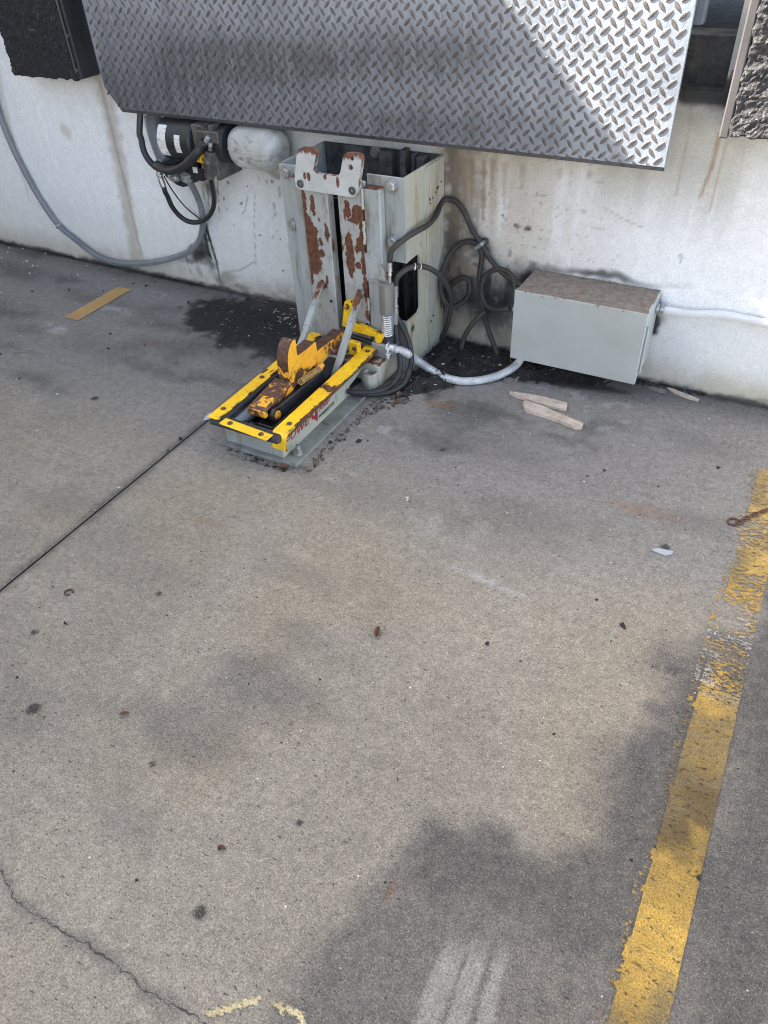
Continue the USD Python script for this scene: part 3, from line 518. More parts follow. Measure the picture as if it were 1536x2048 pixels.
# ------------------------------------------------------------------ trailer at the next dock: its roof edge throws the shade over this bay
T = thing('semi_trailer', 'white box trailer backed up to the neighbouring dock on the left', 'trailer', (-5.33, -.12, 0))
mesh('cargo_box', cbox([-6.63, -13.8, 1.12], [-4.03, -.125, 4.055], .03), TRAILERM, T)
for k in range(2): mesh('rear_door', cbox([-6.55 + k * 1.23, -.122, 1.2], [-5.345 + k * 1.23, -.09, 3.92], .008), TRAILERM, T)
mesh('guard_bar', cat_([cbox([-6.4, -.35, .45], [-4.26, -.25, .56], .01), cbox([-6.0, -.33, .5], [-5.9, -.27, 1.14], .01), cbox([-4.8, -.33, .5], [-4.7, -.27, 1.14], .01)]), DARKBLUE, T)
for k in range(2): mesh('side_rail', cbox([(-6.6, -4.16)[k], -13.5, .98], [(-6.5, -4.06)[k], -.2, 1.118], .01), DARKBLUE, T)
for y in (-1.6, -2.85):
    for sx in (-1, 1):
        cx = -5.33 + sx * 1.0
        w = mesh('wheel', lathe([(.24, -.28), (.47, -.28), (.51, -.24), (.51, -.04), (.47, 0), (.24, 0)], [cx, y, .512], [sx, 0, 0], 40), TYREM, T)
        mesh('rim', lathe([(0, -.10), (.12, -.02), (.235, -.06), (.24, -.25), (0, -.22)], [cx, y, .512], [sx, 0, 0], 32), ZINC, w)
for sx in (-1, 1): mesh('landing_leg', cat_([cbox([-5.33 + sx * .7 - .06, -10.6, .03], [-5.33 + sx * .7 + .06, -10.48, 1.11], .006), cbox([-5.33 + sx * .7 - .14, -10.7, .0], [-5.33 + sx * .7 + .14, -10.38, .03], .004)]), DARKBLUE, T)

# ------------------------------------------------------------------ dock leveler with its tread plate lip hanging
LY = -.125
lev = thing('dock_leveler', 'galvanised tread plate dock leveler lip hanging above the restraint, its right end in sunlight', 'dock leveler', (-1.53, LY, .77))
outl = [(-2.594, .770), (-.418, .770), (-.418, 1.272), (-2.644, 1.272), (-2.644, .852)]
ofr = [(-2.586, .786), (-.418, .786), (-.418, 1.272), (-2.644, 1.272), (-2.644, .862)]
lp = hull([(x, LY + .016, z) for x, z in outl] + [(x, LY, z) for x, z in ofr])
def lipgrime(v, n=None):
    g = fbm(np.c_[v[:, 0] * 2.2, v[:, 1] * 0, v[:, 2] * 6], 1, 4, 61); s = fbm(np.c_[v[:, 0] * 40, v[:, 1] * 0, v[:, 2] * 3.5], 1, 3, 62)
    a = .05 * (s - .5) + .10 * (g - .5) * 0
    if n is not None and len(n) == len(v): a = a + .8 * (n[:, 2] < -.3)
    return a
def grime(v, n=None):
    g = fbm(np.c_[v[:, 0] * 2.2, v[:, 1] * 0, v[:, 2] * 6], 1, 4, 61); x, z = v[:, 0], v[:, 2]
    band = np.exp(-((z - 1.005 - .05 * (x + 1.6) + .06 * (g - .5)) / .085)**2) * sst(-2.55, -2.1, x) * sst(-.65, -1.15, x)
    return np.clip(.62 * band + .40 * sst(1.02, .82, z) * sst(-.55, -1.0, x) + .22 * sst(.45, .75, g) + .20 * sst(-.7, -1.3, x) + .25 * sst(-1.6, -2.5, x) * sst(1.2, 1.0, z), 0, .9)
lipm = mesh('lip', fine(lp, .03), TREADM, lev, smooth=20, masks={'rust': lipgrime, 'grime': grime})
def lug(l=.0168, w=.0060, h=.0025):
    t = np.linspace(-1, 1, 7); up = [(x * l, w * (1 - x * x)) for x in t]; lo = [(x * l, -w * (1 - x * x)) for x in t[-2:0:-1]]
    o = np.array(up + lo); k = len(o); v = np.vstack([np.c_[o, np.zeros(k)], np.c_[o * [.88, .72], np.full(k, h * .75)], np.c_[o * [.66, .36], np.full(k, h)], [[0, 0, h * 1.02]]]); f = []
    for lev_ in (0, k):
        for i in range(k): a, b = lev_ + i, lev_ + (i + 1) % k; f += [(a, b + k, b), (a, a + k, b + k)]
    for i in range(k): f.append((2 * k + i, 3 * k, 2 * k + (i + 1) % k))
    m = trimesh.Trimesh(v, f, process=False); m.fix_normals(); return m
base = lug(); bv, bf = np.array(base.vertices), np.array(base.faces)
def lugpat(x0, z0, ang):
    V, F, n = [], [], 0
    c, s = math.cos(ang), math.sin(ang)
    for i in range(-60, 80):
        for j in range(-30, 30):
            x, z = x0 + i * .0412, z0 + j * .0403
            if not (-2.638 + .5 * max(0, .86 - z) < x < -.424 and .782 < z < 1.262): continue
            t = bv * (1, 1, .9 + .2 * R.random()); px, pz = t[:, 0] * c - t[:, 1] * s, t[:, 0] * s + t[:, 1] * c
            V.append(np.c_[np.clip(px + x, -2.643, -.4185), LY - t[:, 2], np.maximum(pz + z, .7865)]); F.append(bf + n); n += len(bv)
    m = trimesh.Trimesh(np.vstack(V), np.vstack(F), process=False)
    return m
def flipfix(m):   # faces must look away from the plate
    nrm = m.face_normals; 
    if np.median(nrm[:, 1]) > 0: m.faces = m.faces[:, ::-1]
    return m
lugs = cat_([flipfix(lugpat(-.9367, 1.166, math.radians(43))), flipfix(lugpat(-.9162, 1.1455, math.radians(-52)))])
LA = lambda v, n: .30 * (fbm(np.c_[v[:, 0] * 3, v[:, 1] * 0, v[:, 2] * 8], 1, 4, 71) - .5) + .42 * sst(1.10, .98, v[:, 2] - .05 * (v[:, 0] + 1.6)) - .10
mesh('tread_lugs', lugs, LUGM, lipm, smooth=False, masks={'rust': lambda v, n: LA(v, n), 'grime': lambda v, n: .8 * grime(v)}, kind='stuff')
mesh('hinge_tube', cyl([-2.6, LY + .035, 1.285], [-.45, LY + .035, 1.285], .022), DARKBLUE, lev)
mesh('deck_plate', cbox([-2.64, LY + .06, 1.288], [-.42, 1.85, 1.304], .002), TREADM, lev, masks={'rust': lambda v, n: np.full(len(v), .0), 'grime': lambda v, n: np.full(len(v), .3)})
mesh('header_beam', cbox([-2.62, LY + .065, 1.14], [-.44, LY + .085, 1.286], .003), DARKBLUE, lev)
for x in (-2.60, -.462): mesh('lip_bracket', cbox([x - .022, LY + .02, 1.142], [x + .068 if x > -1 else x + .03, LY + .062, 1.27], .003), DARKBLUE, lev)
for x in (-2.2, -1.5, -.8): mesh('deck_beam', cbox([x - .04, LY + .09, 1.10], [x + .04, .80, 1.287], .004), DARKBLUE, lev)

# ------------------------------------------------------------------ rubber bumpers
def bumper(x0, x1, z0, z1, y1, mat, amat, label, seed, edge_l, edge_r):
    b = thing('dock_bumper', label, 'bumper', ((x0 + x1) / 2, 0, z0), group=None)
    m = fine(rbox([x0 + edge_l, y1, z0], [x1 - edge_r, -.002, z1], .008), .010)
    v = np.array(m.vertices); n = np.array(m.vertex_normals)
    rag = (fbm(v, 45, 4, seed) - .5) * .020 + (fbm(v, 140, 2, seed + 1) - .5) * .010
    front = sst(-.03, y1 + .005, v[:, 1]); v += n * (rag * (.15 + .85 * front))[:, None]; v[:, 1] = np.minimum(v[:, 1], -.002)
    m.vertices = v; mesh('rubber_pad', m, mat, b, smooth=False if mat is BUMPDUSTY else 40)
    if edge_l: mesh('mounting_angle', cbox([x0, y1 + .006, z0 - .008], [x0 + edge_l - .001, -.002, z1], .004), amat, b)
    if edge_r: mesh('mounting_angle', cbox([x1 - edge_r + .001, y1 + .004, z0 + .004], [x1, -.002, z1], .004), amat, b)
    return b
lb = bumper(-3.185, -2.778, .872, 1.34, -.112, BUMPM, DARKANGLE, 'black frayed rubber dock bumper to the left of the hanging lip', 5, 0, .03)
for z in (.91, 1.03, 1.16): mesh('rivet', hexbolt([-2.79, -.1085, z], [0, -1, 0], .004, .005), ANGLEM, lb)
mesh('edge_strip', cbox([-2.800, -.116, .90], [-2.792, -.1125, 1.34], .001), ANGLEM, lb)
BRX = W(1438, 267, -.118); rb_ = bumper(BRX[0], .18, BRX[2] - .006, 1.34, -.118, BUMPDUSTY, ANGLEM, 'dusty grey frayed rubber dock bumper to the right of the hanging lip', 9, .026, 0)
mesh('bolt_head', cyl([BRX[0] - .001, -.05, 1.02], [BRX[0] - .013, -.05, 1.02], .013), ANGLEM, rb_)

# ------------------------------------------------------------------ hydraulic power unit on the wall, left
def u8(u, v_, y): return W(300 + .1953 * u, 220 + .1953 * v_, y)
PU = thing('hydraulic_power_unit', 'black motor and yellowed white tank of a hydraulic pump under the lip', 'pump unit', (-2.2, 0, .68))
MZ, MY, MR = .688, -.090, .079
mot = mesh('motor', lathe([(0, 0), (.05, 0), (MR - .006, .004), (MR, .012), (MR, .168), (MR - .004, .176), (.05, .182), (0, .182)], [-2.392, MY, MZ], [1, 0, 0], 40), MOTORM, PU)
def arc_patch(x0, x1, a0, a1, r):
    a = np.radians(np.linspace(a0, a1, 14)); v = np.array([[x, MY - r * math.cos(t), MZ + r * math.sin(t)] for t in a for x in (x0, x1)])
    f = []
    for i in range(13): f += [(2 * i, 2 * i + 1, 2 * i + 3), (2 * i, 2 * i + 3, 2 * i + 2)]
    return trimesh.Trimesh(v, f, process=False)
mesh('label_plate', arc_patch(-2.378, -2.335, -38, 50, MR + .0012), STICKER, mot, smooth=True)
mesh('label_plate', arc_patch(-2.290, -2.262, -22, 26, MR + .0012), STICKER, mot, smooth=True)
mesh('manifold_block', cbox([-2.208, -.15, .60], [-2.150, -.03, .765], .004), CASTM, PU)
mesh('mounting_plate', cbox([-2.122, -.150, .565], [-2.106, -.002, .768], .002), CASTM, PU)
mesh('adapter_ring', cyl([-2.150, -.080, .690], [-2.07, -.080, .690], .072, 32), BLACKSTEEL, PU)
tk = rbox([-2.062, -.165, .612], [-1.818, -.006, .767], .068, 4)
mesh('tank', tk, TANKM, PU, smooth=60)
mesh('tank_seam', cut(rbox([-2.064, -.167, .610], [-1.816, -.004, .769], .068, 4), cbox([-3, -1, .5], [0, 1, .688], 0.0001), cbox([-3, -1, .691], [0, 1, .9], 0.0001)), TANKM, PU, smooth=60)
bx = prism_y([u8(*q, -.15)[[0, 2]] for q in ((310, 640), (345, 590), (470, 520), (520, 545), (555, 730), (470, 720), (355, 700))], -.03, -.15, .004)
mesh('junction_box', bx, MOTORM, PU)
c_ = u8(462, 615, -.152); mesh('box_sticker', cbox([c_[0] - .011, -.1535, c_[2] - .011], [c_[0] + .011, -.1505, c_[2] + .011], .0004), PLAINSTICK, PU)
mesh('cable_tie', coil(u8(495, 490, -.165), u8(560, 500, -.165), .014, .0035, 3), TIEM, PU)
mesh('valve_cluster', cat_([cyl(u8(570, 210, -.13), u8(580, 180, -.13), .010), cyl(u8(600, 300, -.16), u8(560, 350, -.165), .013), cyl(u8(620, 345, -.155), u8(615, 420, -.16), .010), cbox(u8(560, 300, -.12), u8(680, 230, -.16), .004), cyl(u8(615, 420, -.155), u8(610, 690, -.15), .021), cyl(u8(580, 470, -.16), u8(600, 560, -.165), .014), cyl(u8(640, 430, -.15), u8(655, 640, -.14), .016)]), CASTM, PU)
mesh('fitting', cat_([cyl(u8(605, 275, -.165), u8(570, 325, -.168), .0105), cyl(u8(622, 335, -.162), u8(618, 375, -.163), .009)]), ZINC, PU)
mesh('fitting', cat_([cyl(u8(85, 625, -.145), u8(105, 690, -.145), .011), cyl(u8(105, 690, -.145), u8(140, 790, -.145), .0125), cyl(u8(97, 655, -.145), u8(103, 675, -.145), .015)]), ZINC, PU)
mesh('lower_bracket', prism_y([u8(*q, -.12)[[0, 2]] for q in ((90, 540), (250, 545), (330, 640), (395, 700), (390, 780), (340, 790), (280, 770), (160, 680))], -.01, -.12, .004), BLACKSTEEL, PU)
mesh('elbow_fitting', cat_([hose([u8(205, 640, -.13), u8(215, 690, -.135), u8(250, 700, -.14), u8(310, 690, -.14)], .013), cyl(u8(262, 690, -.14), u8(285, 695, -.14), .017)]), ZINC, PU)
mesh('conduit_nut', cyl(u8(370, 640, -.15), u8(380, 710, -.14), .024), GREYCAST, PU)
fl = spline([u8(20, 60, -.03), u8(45, 200, -.045), u8(90, 350, -.06), u8(150, 500, -.07), u8(190, 545, -.08)], .004)
mesh('supply_conduit', sweep(fl, .033 * (1 + .02 * np.sin(np.arange(len(fl)) * 1.6)), 16), CONDUITGREY, PU, smooth=True)
mesh('drain_hose', hose([u8(70, 560, -.16), u8(180, 620, -.18), u8(300, 600, -.19), u8(400, 530, -.19), u8(480, 440, -.185), u8(515, 385, -.175), u8(560, 325, -.168)], .0175), HOSEBLACK, PU, smooth=True)

# ------------------------------------------------------------------ truck restraint
def c1(u, v_): return (380 + .3419 * u, 260 + .3419 * v_)
def c2(u, v_): return (540 + .2083 * u, 280 + .2083 * v_)
def c5(u, v_): return (500 + .1302 * u, 640 + .1302 * v_)
def c6(u, v_): return (560 + .1302 * u, 280 + .1302 * v_)
TR = thing('truck_restraint', 'grey and yellow rusted truck restraint with a hook bolted to the concrete', 'truck restraint', (-1.43, -.5, 0))
XL, XR, YF, ZT = -1.690, -1.193, -.300, .722
# tower housing
side = prism_x([(-.300, .0), (-.004, .0), (-.004, .715), (-.300, ZT)], XR - .008, XR)
notch = prism_x(Polygon([(-.36, .205), (-.225, .205), (-.225, .43), (-.36, .43)]).buffer(.018).buffer(-.018).buffer(-.012).buffer(.012), XR - .10, XR + .05)
notch = cbox([XR - .085, -.36, .212], [XR + .05, -.205, .436], .014)
hole = cyl([XR - .05, -.262, .165], [XR + .05, -.262, .165], .016)
def towerrust(v, n=None):
    s = fbm(np.c_[v[:, 0] * 20, v[:, 1] * 24, v[:, 2] * 3], 1, 4, 81); return .16 * (s - .5) + .05 * sst(.04, 0, v[:, 2]) + .10 * (s > .6) * (np.abs(v[:, 1] + .02) < .03) - .04
mesh('side_panel', fine(cut(side, notch, hole), .02), TOWERSIDE, TR, smooth=20, masks={'rust': towerrust})
mesh('side_panel', fine(prism_x([(-.292, .0), (-.004, .0), (-.004, .715), (-.292, ZT - .003)], XL, XL + .008), .03), TOWERM, TR, smooth=20, masks={'rust': towerrust})
mesh('back_panel', cbox([XL + .008, -.018, .0], [XR - .008, -.006, .715], .002), PITM, TR)
fr = cut(cbox([-1.335, YF - .008, 0], [XR + .001, YF, ZT], .0015), notch)
mesh('front_flange', fine(fr, .02), TOWERM, TR, smooth=20, masks={'rust': lambda v, n: towerrust(v) - .02})
mesh('front_flange', fine(cbox([XL - .001, YF - .008, 0], [-1.575, YF, ZT - .004], .0015), .02), TOWERM, TR, smooth=20, masks={'rust': lambda v, n: towerrust(v) - .04})
mesh('inner_backing', cbox([-1.574, YF + .06, 0.0], [-1.336, YF + .066, .60], .001), BLACKSTEEL, TR)
# weld beads, rows of punched holes on the side panel
for y, z0, z1 in ((-.155, .50, .70), (-.155, .33, .44), (-.155, .16, .29), (-.155, .02, .12), (-.10, .10, .70)):
    mesh('weld_bead', sweep(np.c_[np.full(30, XR + .001), y + .0012 * NR.standard_normal(30), np.linspace(z0, z1, 30)], .0032 if y < -.12 else .002, 6), TOWERSIDE, TR, smooth=True, masks={'rust': lambda v, n: np.full(len(v), -.02)})
mesh('side_rib', cbox([XR, -.150, .0], [XR + .005, -.008, .712], .002), TOWERSIDE, TR, masks={'rust': towerrust})
for k in range(5): mesh('panel_hole', cyl([XR + .0052, -.125 + k * .022, .585 + k * .012], [XR + .0058, -.125 + k * .022, .585 + k * .012], .0045, 10), BLACKPRINT, TR)
for y, z in ((-.12, .13), (-.10, .145), (-.128, .60), (-.07, .62)): mesh('panel_hole', cyl([XR + .0052, y, z], [XR + .0058, y, z], .006, 10), BLACKPRINT, TR)
# corner channels beside the posts
def chrust(v, n): return .12 * (fbm(np.c_[v[:, 0] * 30, v[:, 1] * 30, v[:, 2] * 5], 1, 4, 84) - .5) + .45 * (n[:, 2] > .7) - .02
PY = -.350
mesh('channel_post', fine(cbox([-1.332, PY + .006, 0], [-1.268, YF - .0085, .690], .004), .015), TOWERM, TR, smooth=20, masks={'rust': chrust})
mesh('channel_post', fine(cbox([-1.628, PY + .012, 0], [-1.586, YF - .0085, .690], .004), .015), TOWERM, TR, smooth=20, masks={'rust': chrust})
for z0, z1 in ((.62, .686), (.50, .58), (.25, .30), (.13, .18)): mesh('weld_bead', sweep(np.c_[np.full(12, -1.331) + .001 * NR.standard_normal(12), np.full(12, PY - .001), np.linspace(z0, z1, 12)], .005, 6), TOWERSIDE, TR, smooth=True, masks={'rust': lambda v, n: np.full(len(v), -.05)})
# rusted upright posts
def blobs(lst, seed):
    B = [(W(*c2(u, v_), PY)[[0, 2]], ru * .00046, rv * .00050, a) for u, v_, ru, rv, a in lst]
    def fn(v, n):
        q = v[:, [0, 2]] + .010 * np.c_[fbm(v, 55, 3, seed) - .5, fbm(v, 55, 3, seed + 1) - .5] * 2; a = np.full(len(v), -.02)
        sm = fbm(v, 120, 3, seed + 2)
        for c, rx, rz, k in B: a = np.maximum(a, k * sst(1.25, .75, np.hypot((q[:, 0] - c[0]) / rx, (q[:, 1] - c[1]) / rz) + .5 * (sm - .5)))
        edge = sst(.0, 1, 1 - np.abs(n[:, 1])) if n is not None else 0
        return a + .07 * (n[:, 1] > -.5)
    return fn
lp_ = blobs([(325, 640, 26, 120, .5), (412, 630, 20, 75, .5), (345, 770, 34, 70, .5), (395, 930, 58, 120, .5), (410, 1050, 70, 120, .5), (425, 1170, 62, 90, .5), (395, 1270, 28, 90, .5), (545, 890, 18, 62, .5), (510, 1390, 40, 30, .42), (545, 1340, 14, 40, .4), (470, 760, 14, 14, .35), (500, 1090, 30, 26, .3), (490, 980, 16, 26, .32)], 101)
rp_ = blobs([(742, 670, 22, 62, .5), (842, 720, 50, 62, .5), (800, 775, 50, 16, .4), (762, 1000, 32, 90, .5), (772, 1150, 36, 120, .5), (885, 960, 18, 150, .5), (862, 1000, 24, 55, .5), (903, 1190, 22, 150, .5), (915, 1390, 20, 110, .5), (935, 1600, 10, 120, .4), (848, 1200, 26, 26, .45), (825, 1050, 18, 30, .35), (715, 720, 10, 40, .35), (690, 990, 8, 80, .45)], 131)
pl = mesh('upright_post', fine(cbox([-1.578, PY, .02], [-1.472, YF - .0085, .70], .003), .0055), POSTM, TR, smooth=20, masks={'rust': lp_})
pr = mesh('upright_post', fine(cbox([-1.430, PY, .02], [-1.336, YF - .0085, .70], .003), .0055), POSTM, TR, smooth=20, masks={'rust': rp_})
for q, r in (((588, 1548), .006), ((935, 1772), .007), ((965, 1330), .004)):
    p = W(*c2(*q), PY - .001); mesh('post_hole', cyl(p, p + [0, -.0012, 0], r, 12), BLACKPRINT, TR)
# fork plate on top
FY = -.366
fk = [W(*c6(*q), FY)[[0, 2]] for q in ((228, 520), (256, 220), (278, 145), (325, 120), (468, 122), (530, 152), (553, 215), (528, 395), (500, 462), (528, 498), (600, 530), (850, 556), (905, 540), (930, 480), (968, 260), (1000, 212), (1060, 200), (1195, 214), (1245, 250), (1258, 305), (1212, 640), (1192, 800), (1150, 872), (1080, 880), (830, 838), (400, 775), (300, 760), (246, 712), (226, 640))]
fp = cut(prism_y(Polygon(fk).buffer(.003).buffer(-.003), PY + .002, FY), *[cyl(W(*c6(u, v_), FY) + [0, .05, 0], W(*c6(u, v_), FY) + [0, -.05, 0], r, 16) for u, v_, r in ((1110, 285, .006), (1084, 422, .009))])
ztop = W(*c6(400, 120), FY)[2]
def forkrust(v, n):
    g = fbm(v, 60, 4, 151); a = .32 * sst(ztop - .034, ztop - .006, v[:, 2] + .02 * (g - .5)) + .13 * sst(.606, .586, v[:, 2] + .1 * (v[:, 0] + 1.6) * -.6) + .18 * (np.abs(n[:, 1]) < .5)
    for u, w_, r1, r2 in ((380, 550, .006, .012), (440, 560, .007, .014), (885, 650, .006, .019), (690, 570, .006, .008)):
        c = W(*c6(u, w_), FY); a = np.maximum(a, .45 * sst(1.3, .7, np.hypot((v[:, 0] - c[0]) / r1, (v[:, 2] - c[2]) / r2)))
    return a - .03
mesh('fork_plate', fine(fp, .006), FORKM, TR, smooth=20, masks={'rust': forkrust})
for u, v_ in ((313, 672), (1110, 778)):
    p = W(*c6(u, v_), FY - .001); mesh('socket_screw', cut(lathe([(0, 0), (.0135, 0), (.0135, .002), (.0115, .0045), (0, .0045)], p, [0, -1, 0], 24), cyl(p + [0, .001, 0], p + [0, -.03, 0], .0055, 6, 0)), ANGLEM, TR)
# flange bolts
for u, v_ in ((568, 247), (612, 553), (1180, 325), (1192, 650)):
    mesh('hex_bolt', hexbolt(W(*c1(u, v_), YF - .0085), [0, -1, .0], .0165, .019), ZINC, TR)
mesh('inner_bolt', hexbolt([-1.46, -.02, .70], [0, -1, 0], .014, .014), ZINC, TR)
for x, w_, z in ((-1.40, .05, .72), (-1.33, .02, .73), (-1.29, .008, .72), (-1.26, .03, .715)): mesh('inner_channel', cbox([x - w_ / 2, -.06, .02], [x + w_ / 2, -.0185, z], .003), PITM, TR)

# base plate, trough, rubber edging and yellow strips
BX0, BX1, BY = -1.578, -1.253, -1.012
mesh('base_plate', fine(cbox([BX0, BY, 0.0005], [BX1, -.31, .0125], .0015), .03), paint('base_grey', (.24, .26, .235), (.15, .155, .14), 12, rough=.5, dirt=((.07, .06, .05), .54, 22, (1, 1, 1)), rust=(.72, 30, (1, 1, 1))), TR, smooth=20)
TX0, TX1, TY0, TZ = -1.548, -1.3125, -.992, .098
wall_r = prism_x([(TY0, .0126), (-.556, .0126), (-.556, .046), (-.372, .075), (-.372, TZ), (TY0, TZ)], TX1 - .008, TX1)
TROUGHM = paint('trough_cream', (.40, .41, .345), (.33, .335, .28), 8, rough=.45, dirt=((.20, .16, .10), .62, 24, (1, 1, 1)), rust=(.73, 40, (1, 1, 1)))
mesh('trough_side', wall_r, TROUGHM, TR)
mesh('trough_side', prism_x([(TY0, .0126), (-.372, .0126), (-.372, TZ), (TY0, TZ)], TX0, TX0 + .008), TOWERM, TR)
mesh('trough_front', cbox([TX0 + .0085, TY0, .0126], [TX1 - .0085, TY0 + .008, TZ - .006], .001), TOWERM, TR, masks={'rust': lambda v, n: np.full(len(v), -.1)})
mesh('trough_floor', cbox([TX0 + .009, TY0 + .009, .0126], [TX1 - .009, -.36, .022], .001), BLACKSTEEL, TR)
ST = .118
mesh('edge_pad', rbox([-1.341, -1.000, .096], [-1.292, -.375, ST], .008), RUBBER, TR)
mesh('edge_pad', rbox([-1.574, -1.018, .094], [-1.528, -.375, ST], .009), RUBBER, TR)
mesh('edge_pad', rbox([-1.580, -1.032, .092], [-1.296, -.984, ST - .001], .012), RUBBER, TR)
mesh('inner_liner', cyl([-1.512, -.985, .075], [-1.512, -.38, .085], .022), paint('liner_grey', (.20, .225, .245), (.14, .155, .17), 8, rough=.35), TR)
# strips: the right one bends down over the front corner
prof = [(-.375, ST), (-.99, ST)] + [(-.985 - .022 * math.sin(a), ST - .022 * (1 - math.cos(a))) for a in np.linspace(.2, 1.45, 6)] + [(-1.0085, .062)]
th = []
pp = np.array(prof); t = np.gradient(pp, axis=0); t /= np.linalg.norm(t, axis=1)[:, None]; nn = np.c_[t[:, 1], -t[:, 0]]
def striprust(edge_x, sgn):
    def fn(v, n): 
        s = fbm(np.c_[v[:, 0] * 40, v[:, 1] * 9, v[:, 2] * 20], 1, 4, 171); e = (v[:, 0] - edge_x) * sgn
        return .30 * sst(.008, .0, e + .020 * (s - .5)) * sst(.42, .62, fbm(v, 9, 2, 174) + .16 * (v[:, 1] > -.72)) + .40 * sst(-.74, -.70, v[:, 1]) * sst(-.665, -.70, v[:, 1]) * sst(.4, .55, s) + .04
    return fn
pr_ = prism_x(Polygon(np.vstack([pp + nn * .0008, (pp + nn * .0045)[::-1]])).buffer(0), -1.336, -1.2795)
mesh('yellow_strip', fine(pr_, .010), YELLOW, TR, smooth=25, masks={'rust': striprust(-1.281, -1)})
mesh('yellow_strip', fine(cbox([-1.584, -1.026, ST + .0008], [-1.538, -.375, ST + .0050], .001), .010), YELLOW, TR, smooth=20, masks={'rust': striprust(-1.538, -1)})
fs = beam([-1.524, -1.022, ST + .002], [-1.322, -1.036, ST + .002], .036, .0045); mesh('yellow_strip', fine(fs, .012), YELLOW, TR, smooth=20, masks={'rust': lambda v, n: .10 * sst(-1.045, -1.052, v[:, 1]) + .02})
mesh('edge_skirt', cbox([-1.2855, -.99, .106], [-1.2815, -.40, ST - .001], .0008), RUSTYM, TR)
for x, y in ((-1.306, -.945), (-1.306, -.70), (-1.306, -.42), (-1.562, -.965), (-1.562, -.74), (-1.488, -1.026), (-1.357, -1.034)):
    mesh('rivet', lathe([(0, 0), (.0095, 0), (.0085, .003), (.004, .005), (0, .0055)], [x, y, ST + .0048], [0, 0, 1], 16), RUSTYM, TR)
# printing on the side of the trough
def sideprint(text, p0, p1, h, mat, name, lean=.28, bold=True, sx=1.0):
    m = meshkit.text_mesh(text, 1.0, .5, bold); v = np.array(m.vertices); v[:, 0] += lean * v[:, 1]; s = (p1 - p0) / (v[:, 0].max() - v[:, 0].min())
    m.vertices = np.c_[TX1 + .0003 + .0006 * (v[:, 2] > .1), p0 + (v[:, 0] - v[:, 0].min()) * s, h[0] + v[:, 1] * (h[1] - h[0])]
    return mesh(name, m, mat, TR, smooth=False)
a_, b_, c_ = XP(574, 884, TX1), XP(626, 832, TX1), XP(661, 794, TX1)
yP = a_[1]
sideprint('POWE', -.978, -.822, (.0530, .0780), RED, 'red_lettering')
m = prism_x([(-.834, .079), (-.806, .077), (-.794, .058), (-.784, .074), (-.770, .078), (-.772, .060), (-.778, .0275), (-.800, .052), (-.812, .054), (-.808, .066), (-.822, .066)], TX1 + .0003, TX1 + .0009); mesh('red_lettering', m, RED, TR, smooth=False)
sideprint('AMP', -.766, -.686, (.0600, .0780), RED, 'red_lettering')
sideprint('POWERSTOP', -.769, -.664, (.0335, .0455), BLACKPRINT, 'black_lettering', .15)
for y in (-.652, -.645): mesh('black_lettering', cbox([TX1 + .0003, y, .036], [TX1 + .0007, y + .0012, .062], .0001), BLACKPRINT, TR)
# anchors
AB = G(*c1(637, 1890), .0125)
mesh('anchor_bolt', cat_([cyl(AB, AB + [0, 0, .003], .0185), align(trimesh.creation.cylinder(.0125, .014, sections=6), AB + [0, 0, .010], [0, 0, 1]), cyl(AB, AB + [0, 0, .034], .0075), cyl(AB + [0, 0, .020], AB + [0, 0, .026], .0105)]), ZINC, TR)
p = G(*c1(437, 1828), .0127); mesh('plate_hole', cyl(p, p + [0, 0, .0008], .009, 14), RUSTYM, TR)
mesh('base_block', rbox([-1.600, -.455, .0], [-1.238, -.309, .094], .012), TOWERSIDE, TR, masks={'rust': lambda v, n: .3 * sst(.085, .094, v[:, 2]) - .05})
BO = np.array([-1.272, -.468, .0125])
mesh('anchor_boss', lathe([(0, .0), (.030, .0), (.030, .055), (.028, .058), (.019, .058), (.0175, .050), (.0175, .02), (0, .02)], BO, [0, 0, 1], 28), TOWERSIDE, TR, masks={'rust': lambda v, n: -.1 + .25 * (v[:, 2] > .068)})

# hook and arm
HX0, HX1 = -1.452, -1.407
hk = lambda *pts: [XP(*c5(u, v_), HX1)[[1, 2]] for u, v_ in pts]
hookp = Polygon(hk((700, 300), (660, 312), (625, 370), (598, 450), (582, 560), (582, 660), (590, 760), (602, 850), (622, 985), (560, 1060), (430, 1160), (330, 1250), (255, 1330), (222, 1420), (260, 1400), (420, 1290), (560, 1180), (650, 1090), (790, 900), (900, 790), (980, 700), (1060, 735), (1090, 700), (1200, 540), (1330, 380), (1440, 240), (1430, 165), (1320, 270), (1200, 345), (1110, 415), (1030, 480), (1010, 338), (985, 345), (880, 440), (770, 522), (730, 547), (716, 480)))
hm = fine(prism_x(hookp.buffer(0), HX0, HX1), .008)
def hookrust(v, n):
    g = fbm(v, 42, 4, 191); rim = np.abs(n[:, 0]) < .5
    low = .34 * sst(.205, .165, v[:, 2] + .5 * (v[:, 1] + .72) * (v[:, 1] > -.72)) * sst(.40, .56, g)
    back = .22 * sst(-.60, -.52, v[:, 1]) * sst(.36, .6, g)
    front = .25 * sst(-.80, -.84, v[:, 1])
    return np.where(rim, .38 - .5 * ((v[:, 1] < -.74) & (v[:, 2] < .215) & (g > .50)), np.maximum(np.maximum(low, back), front) - .02)
hook = mesh('hook_arm', hm, HOOKM, TR, smooth=20, masks={'rust': hookrust})
mesh('arm_tip', cat_([cbox([HX0 - .028, -.945, .112], [HX1 + .004, -.925, .140], .004)]), HOOKM, TR, masks={'rust': lambda v, n: .15 + 0 * v[:, 0]})
